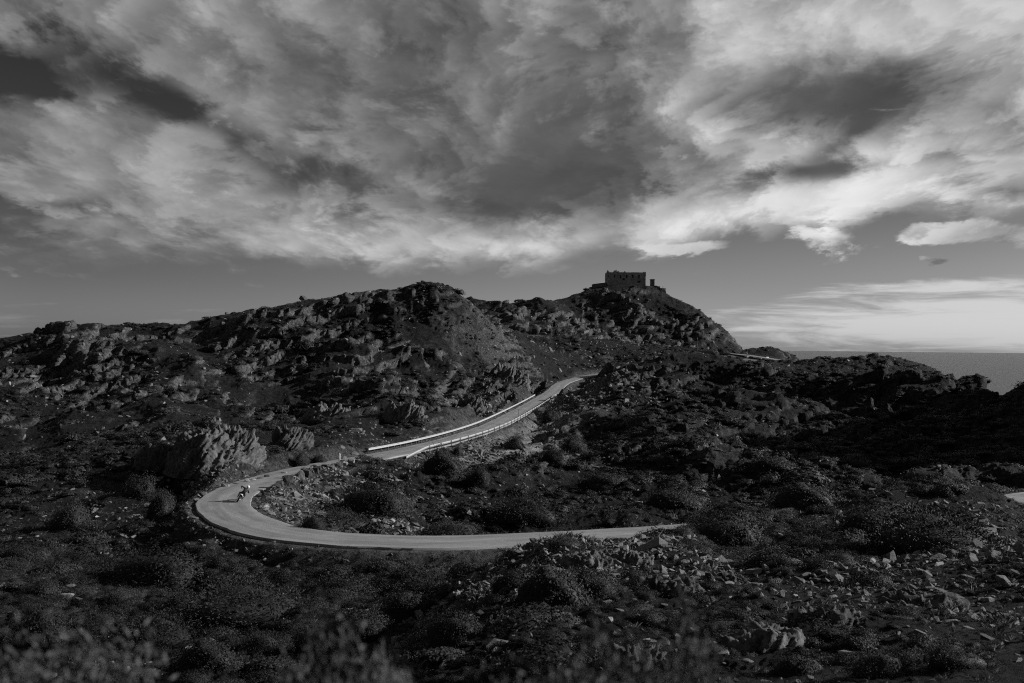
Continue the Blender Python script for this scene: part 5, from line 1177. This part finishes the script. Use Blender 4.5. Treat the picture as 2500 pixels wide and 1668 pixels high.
# walls as slabs with real openings: split the front by its windows
wins = [(560, 18, 240, 300, 'window'), (715, 34, 235, 300, 'window'), (872, 30, 235, 335, 'door'), (1032, 38, 235, 328, 'door'), (1185, 44, 225, 305, 'window'), (1346, 38, 235, 315, 'window'), (1345, 80, 385, 425, 'window'), (950, 60, 322, 362, 'window')]
def fx(zx): return ((1430 + zx * 0.0936) - 1525.7) * K
def fz(zy): return (697 - (650 + zy * 0.0936)) * K
zs = [-3.0, TOP]
bm = bmesh.new()
xs = sorted(set([-W2, W2] + [fx(c - w / 2) for c, w, *_ in wins] + [fx(c + w / 2) for c, w, *_ in wins]))
zz = sorted(set([-3.0, TOP] + [fz(a) for _, _, a, b, _ in wins] + [fz(b) for _, _, a, b, _ in wins]))
for x0, x1 in zip(xs[:-1], xs[1:]):
    for z0, z1 in zip(zz[:-1], zz[1:]):
        xm, zm = (x0 + x1) / 2, (z0 + z1) / 2
        if any(fx(c - w / 2) < xm < fx(c + w / 2) and fz(b) < zm < fz(a) for c, w, a, b, _ in wins): continue
        box(bm, (xm, -DEP / 2 + 0.3, zm), (x1 - x0, 0.6, z1 - z0))
bmesh.ops.remove_doubles(bm, verts=bm.verts, dist=0.001)
bm_obj('front_wall', bm, PLASTER, fort)
fort_box('side_wall', -W2, -W2 + 0.6, -DEP / 2 + 0.6, DEP / 2, -3, TOP, PLASTER); fort_box('side_wall', W2 - 0.6, W2, -DEP / 2 + 0.6, DEP / 2, -3, TOP, PLASTER)
fort_box('back_wall', -W2 + 0.6, W2 - 0.6, DEP / 2 - 0.6, DEP / 2, -3, TOP, PLASTER); fort_box('roof', -W2 + 0.6, W2 - 0.6, -DEP / 2 + 0.6, DEP / 2 - 0.6, TOP - 0.9, TOP - 0.6, PLASTER)
for c, w, a, b, nm in wins:
    o = fort_box(nm, fx(c - w / 2), fx(c + w / 2), -DEP / 2 + 0.42, -DEP / 2 + 0.50, fz(b), fz(a), VOID)
    fort_box('frame', fx(c) - 0.05, fx(c) + 0.05, -DEP / 2 + 0.34, -DEP / 2 + 0.415, fz(b), fz(a), STONEWALL, o)
    if nm == 'window': fort_box('sill', fx(c - w / 2) - 0.15, fx(c + w / 2) + 0.15, -DEP / 2 - 0.12, -DEP / 2 - 0.002, fz(b) - 0.2, fz(b) - 0.02, STONEWALL, o)
fort_box('string_course', fx(1150), W2 + 0.1, -DEP / 2 - 0.14, -DEP / 2 - 0.003, fz(352), fz(343), PLASTER)
bm = bmesh.new(); n = 36
for i in range(n):
    x = -W2 + (i + 0.5) * 2 * W2 / n; box(bm, (x, -DEP / 2 + 0.3, TOP + 0.17), (0.4, 0.5, 0.36))
    box(bm, (x, DEP / 2 - 0.3, TOP + 0.17), (0.4, 0.5, 0.36))
for i in range(20):
    y = -DEP / 2 + (i + 0.5) * DEP / 20
    for sx_ in (-1, 1): box(bm, (sx_ * (W2 - 0.3), y, TOP + 0.17), (0.5, 0.4, 0.355))
bm_obj('battlement', bm, PLASTER, fort)
def turret(x, w, h):
    bm = bmesh.new(); box(bm, (x, -DEP / 2 + 0.2, TOP + h / 2 - 1.2), (w, w, h + 2.4)); box(bm, (x, -DEP / 2 + 0.2, TOP + h + 0.12), (w * 0.6, w * 0.6, 0.25)); bm_obj('corner_turret', bm, PLASTER, fort)
turret(-W2 + 0.35, 0.95, 1.1); turret(W2 - 0.35, 0.95, 0.35)
for zx, w, y0, y1 in ((575, 14, 140, 180), (1475, 16, 148, 180), (983, 36, 140, 200), (770, 140, 140, 200), (735, 60, 122, 145), (765, 30, 106, 125)):
    o = fort_box('chimney' if w < 40 else 'roof_block', fx(zx - w / 2), fx(zx + w / 2), -DEP / 2 + 1.2, -DEP / 2 + 1.2 + max(0.6, w * 0.0936 * K * 0.8), fz(y1), fz(y0), PLASTER)
for zx, y0 in ((1222, 145), (1245, 150)):
    bm = tube_bm([(fx(zx), -DEP / 2 + 2, TOP - 0.7), (fx(zx), -DEP / 2 + 2, fz(y0))], 0.07, None, 6); bm_obj('aerial', bm, STEEL_DARK, fort)
# outworks, each standing on its own
def outwork(name, px0, px1, top0, top1, bottom, depth, mat, label, y=676.0, category='wall'):
    """battered retaining wall between two picture columns, its top sloping from top0 to top1"""
    k = y / F_PX; u0, _ = pix(px0, 700); u1, _ = pix(px1, 700)
    x0, x1 = u0 * y, u1 * y; z0, z1 = pix(px0, top0)[1] * y, pix(px1, top1)[1] * y; zb = pix(px0, bottom)[1] * y - 4
    root = empty(name, ((x0 + x1) / 2, y, zb), label=label, category=category)
    bm = bmesh.new(); n_ = 10; rng_ = random.Random(px0)
    bot = []; tp = []
    for yy in (-depth / 2, depth / 2):
        for i in range(n_ + 1):
            f = i / n_; xx = x0 + (x1 - x0) * f - (x0 + x1) / 2
            bot.append(bm.verts.new((xx * 1.0, yy * (1.15 if yy < 0 else 1), 0))); tp.append(bm.verts.new((xx, yy, z0 + (z1 - z0) * f - zb + rng_.uniform(-0.12, 0.12))))
    m_ = n_ + 1
    for i in range(n_):
        bm.faces.new((bot[i], bot[i + 1], tp[i + 1], tp[i])); bm.faces.new((bot[m_ + i], tp[m_ + i], tp[m_ + i + 1], bot[m_ + i + 1])); bm.faces.new((tp[i], tp[i + 1], tp[m_ + i + 1], tp[m_ + i]))
    bm.faces.new((bot[0], tp[0], tp[m_], bot[m_])); bm.faces.new((bot[n_], bot[m_ + n_], tp[m_ + n_], tp[n_]))
    bmesh.ops.recalc_face_normals(bm, faces=bm.faces)
    bm_obj('masonry', bm, mat, root)
    bm = bmesh.new(); L_ = math.hypot(x1 - x0, z1 - z0); a = math.atan2(z1 - z0, x1 - x0)
    bmesh.ops.create_cube(bm, size=1, matrix=Matrix.Translation((0, 0, (z0 + z1) / 2 - zb + 0.12)) @ Matrix.Rotation(-a, 4, 'Y') @ Matrix.Diagonal((L_ * 1.01, depth + 0.25, 0.2, 1)))
    bm_obj('coping', bm, mat, root)
    return root
outwork('terrace_wall', 1446, 1478, 695.5, 691.5, 706, 9.0, STONEWALL, 'dark retaining wall of the terrace left of the fort', 672.0)
outwork('terrace_wall', 1439, 1446, 702.5, 702, 708, 6.0, STONEWALL, 'low step wall at the left end of the fort terrace', 671.0)
outwork('terrace_wall', 1598, 1605, 698.5, 699, 706, 3.0, STONEWALL, 'stub of dark wall right of the watch hut', 674.0)
outwork('terrace_wall', 1606, 1611, 700.3, 700.3, 708, 2.5, STONEWALL, 'square masonry pier on the slope right of the fort', 673.0)
outwork('terrace_wall', 1611, 1624, 704.6, 705.5, 712, 5.0, PLASTER_LIT, 'small terrace platform with rail posts right of the fort', 672.0)
outwork('terrace_wall', 1621.5, 1625.5, 708.5, 712, 720, 2.2, PLASTER_LIT, 'sunlit buttress below the small platform', 670.0)
for px, tp_, lb in ((1617.5, 698.3, 'taller thin post on the platform right of the fort'), (1620.6, 700.2, 'shorter thin post on the platform right of the fort')):
    u, _ = pix(px, 700); zt = pix(px, tp_)[1] * 672; zb = pix(px, 705)[1] * 672
    root = empty('platform_post', (u * 672, 672, zb), label=lb, category='post'); bm_obj('shaft', tube_bm([(0, 0, -0.4), (0, 0, zt - zb)], 0.09, None, 8), STEEL_DARK, root)
    bm = bmesh.new(); box(bm, (0, 0, 0.05), (0.35, 0.35, 0.1)); bm_obj('foot', bm, STEEL_DARK, root)
hu, _ = pix(1592.4, 690); hz0 = pix(1592.4, 699)[1] * 674; hz1 = pix(1592.4, 682.8)[1] * 674
hut = empty('watch_hut', (hu * 674, 674, hz0), label='small square watch hut with overhanging cap right of the fort', category='hut')
H_ = hz1 - hz0
bm = bmesh.new(); box(bm, (0, 0, H_ / 2 - 0.7), (2.75, 2.75, H_ + 0.9)); bm_obj('wall', bm, STONEWALL, hut)
bm = bmesh.new(); box(bm, (0, 0, H_ - 0.1), (3.25, 3.25, 0.35)); box(bm, (0, 0, H_ + 0.15), (2.6, 2.6, 0.2)); bm_obj('cap_roof', bm, STONEWALL, hut)
bm = bmesh.new(); box(bm, (0.2, -1.40, H_ * 0.55), (0.5, 0.1, 1.0)); bm_obj('window', bm, VOID, hut)

# ------------------------------------------------------------------ along the far road
FENCE = grey_mat('old_fence_wood', 0.07, 0.85, 0.3, 5.0)
def at_far(px, py, y):
    u, t = pix(px, py); return Vector((u * y, y, t * y))
# post-and-rail fence above the far road
fpx = [1592, 1605, 1618, 1630, 1643, 1656, 1669, 1681, 1693, 1704]; fpy = [848, 849.5, 851, 852.5, 853.5, 855, 856, 857, 858, 859]
o0 = at_far(fpx[0], fpy[0], 496)
fence = empty('fence', o0, label='thin post-and-rail fence above the far road under the fort hill', category='fence')
pp = []
for a, b in zip(fpx, fpy):
    q_ = at_far(a, b, 496); q_.z = ground_z(q_.x, q_.y); pp.append(q_ - o0)
    bm = bmesh.new(); box(bm, (0, 0, 0.55), (0.16, 0.16, 1.9)); po = bm_obj('post', bm, FENCE, fence); po.location = q_ - o0
for h_ in (0.7, 1.3):
    bm_obj('rail', tube_bm([(p_.x, p_.y, p_.z + h_) for p_ in pp], 0.06, None, 6), FENCE, fence)
# white barrier blocks at the bend of the car park
for i, (px0, px1, ya, yb) in enumerate(((1842, 1852, 881.5, 879.3), (1853, 1862, 879, 876.8), (1863, 1869, 876.5, 875), (1870, 1876, 874.8, 873.4))):
    a = at_far(px0, ya, 466); b = at_far(px1, yb, 468); mid_ = (a + b) / 2; zg = ground_z(mid_.x, mid_.y)
    ang = math.atan2(b.y - a.y, b.x - a.x); ln = (b - a).to_2d().length
    root = empty('barrier_block', (mid_.x, mid_.y, min(zg, mid_.z - 0.4)), (0, 0, ang), label='%s white barrier block from the car park side at the far bend' % ordinal[i], category='barrier', group='white blocks edging the far bend')
    hh = mid_.z - root.location.z + 0.45
    bm = bmesh.new(); box(bm, (0, 0, hh / 2 - 0.2), (ln, 0.35, hh + 0.4)); bmesh.ops.bevel(bm, geom=bm.edges[:], offset=0.05, segments=2, affect='EDGES'); bm_obj('wall_block', bm, WHITE, root)
    bm = bmesh.new(); box(bm, (0, 0, 0.06), (ln * 0.98, 0.55, 0.16)); bm_obj('foot', bm, WHITE, root)
# stone kerb along the outer edge of the far road
ft_, fn_ = frame_along(FAR); fpx_ = np.array([to_px(*p_)[0] for p_ in FAR]); ks = np.nonzero((fpx_ > 1330) & (fpx_ < 1795))[0]
bm = bmesh.new(); rows_ = []
for i_ in ks:
    sgn = -1.0 if fn_[i_][1] > 0 else 1.0
    c_ = Vector((FAR[i_, 0] + sgn * fn_[i_][0] * 2.9, FAR[i_, 1] + sgn * fn_[i_][1] * 2.9, FAR[i_, 2])); o_ = Vector((fn_[i_][0], fn_[i_][1], 0)) * 0.2
    jig = random.uniform(-0.06, 0.06)
    rows_.append([bm.verts.new(c_ - o_ + Vector((0, 0, -0.5))), bm.verts.new(c_ - o_ + Vector((0, 0, 0.42 + jig))), bm.verts.new(c_ + o_ + Vector((0, 0, 0.42 + jig))), bm.verts.new(c_ + o_ + Vector((0, 0, -0.5)))])
for a_, b_ in zip(rows_[:-1], rows_[1:]):
    for k_ in range(4): bm.faces.new((a_[k_], a_[(k_ + 1) % 4], b_[(k_ + 1) % 4], b_[k_]))
bmesh.ops.recalc_face_normals(bm, faces=bm.faces); bm_obj('kerb', bm, PLASTER, None, kind='structure')
# low white parapet on the outer edge of the far road
a = at_far(1533, 839, 492); b = at_far(1558, 842, 490.5); mid_ = (a + b) / 2
root = empty('road_parapet', (mid_.x, mid_.y, mid_.z - 0.9), (0, 0, math.atan2(b.y - a.y, b.x - a.x)), label='low pale parapet at the edge of the far road', category='parapet')
bm = bmesh.new(); box(bm, (0, 0, 0.3), ((b - a).length, 0.3, 1.2)); bm_obj('wall_block', bm, PLASTER_LIT, root)
bm = bmesh.new(); box(bm, (0, 0, 0.95), ((b - a).length + 0.2, 0.45, 0.12)); bm_obj('coping', bm, WHITE, root)
for px, py0, py1, y, r, lb, capm in ((1824, 872, 850, 470, 0.10, 'tall thin pole at the far car park', None), (1703, 857, 826, 492, 0.12, 'tall thin pole with a white tip beside the far road', WHITE), (1687, 857, 849.5, 490, 0.10, 'short pale post beside the far road', None)):
    q_ = at_far(px, py0, y); zg = ground_z(q_.x, y); zt = pix(px, py1)[1] * y
    marker_post(q_.x, y, zt - zg, r, STEEL_DARK, lb, 'roadside_pole', capm, 'pole')
# car park
bm = bmesh.new(); poly = []
for px, py in ((1772, 865.8), (1800, 866.2), (1836, 868.6), (1852, 871.0), (1861, 874.2), (1852, 878.6), (1840, 881.6), (1826, 881.8), (1811, 879.6), (1790, 872.0)):
    u, t = pix(px, py); y_ = (-2.45 - 484.0 * 0.093) / (t - 0.093); poly.append(bm.verts.new((u * y_, y_, t * y_)))
f_ = bm.faces.new(poly); bmesh.ops.triangulate(bm, faces=[f_]); bmesh.ops.recalc_face_normals(bm, faces=bm.faces)
r_ = bmesh.ops.extrude_face_region(bm, geom=bm.faces[:]); bmesh.ops.translate(bm, verts=[v for v in r_['geom'] if isinstance(v, bmesh.types.BMVert)], vec=(0, 0, -0.4)); bmesh.ops.recalc_face_normals(bm, faces=bm.faces)
bm_obj('pavement', bm, grey_mat('car_park_asphalt', 0.12, 0.85, 0.25, 0.2), None, kind='structure')
# parked car at the far bend
CARP = grey_mat('car_paint', 0.35, 0.3, 0.05, 3.0, spec=0.6)
q_ = at_far(1828, 876, 468); car = empty('parked_car', (q_.x, q_.y, ground_z(q_.x, q_.y)), (0, 0, 0.5), label='tiny parked car at the far bend beside the tall pole', category='car')
bm = bmesh.new(); prof = [(-2.0, 0.45), (-2.0, 0.85), (-1.75, 0.95), (-1.2, 1.42), (0.3, 1.45), (0.95, 0.98), (1.85, 0.85), (2.0, 0.6), (2.0, 0.4)]
va = [bm.verts.new((x_, -0.8 + (0.12 if z_ > 1.2 else 0), z_)) for x_, z_ in prof]; vb = [bm.verts.new((x_, 0.8 - (0.12 if z_ > 1.2 else 0), z_)) for x_, z_ in prof]
bm.faces.new(va); bm.faces.new(vb[::-1])
for i in range(len(prof)): j = (i + 1) % len(prof); bm.faces.new((va[i], vb[i], vb[j], va[j]))
bmesh.ops.recalc_face_normals(bm, faces=bm.faces); bm_obj('body', bm, CARP, car)
for s_ in (-1, 1):
    bm = bmesh.new(); box(bm, (-0.45, s_ * 0.77, 1.16), (1.45, 0.04, 0.34)); bm_obj('side_window', bm, VOID, car)
    for x_ in (-1.25, 1.25):
        bm = torus_bm(0.22, 0.09, 0.1, 20, 8); bmesh.ops.rotate(bm, verts=bm.verts, matrix=Matrix.Rotation(math.pi / 2, 3, 'Z')); wo = bm_obj('wheel', bm, RUBBER, car, True); wo.location = (x_, s_ * 0.76, 0.31)
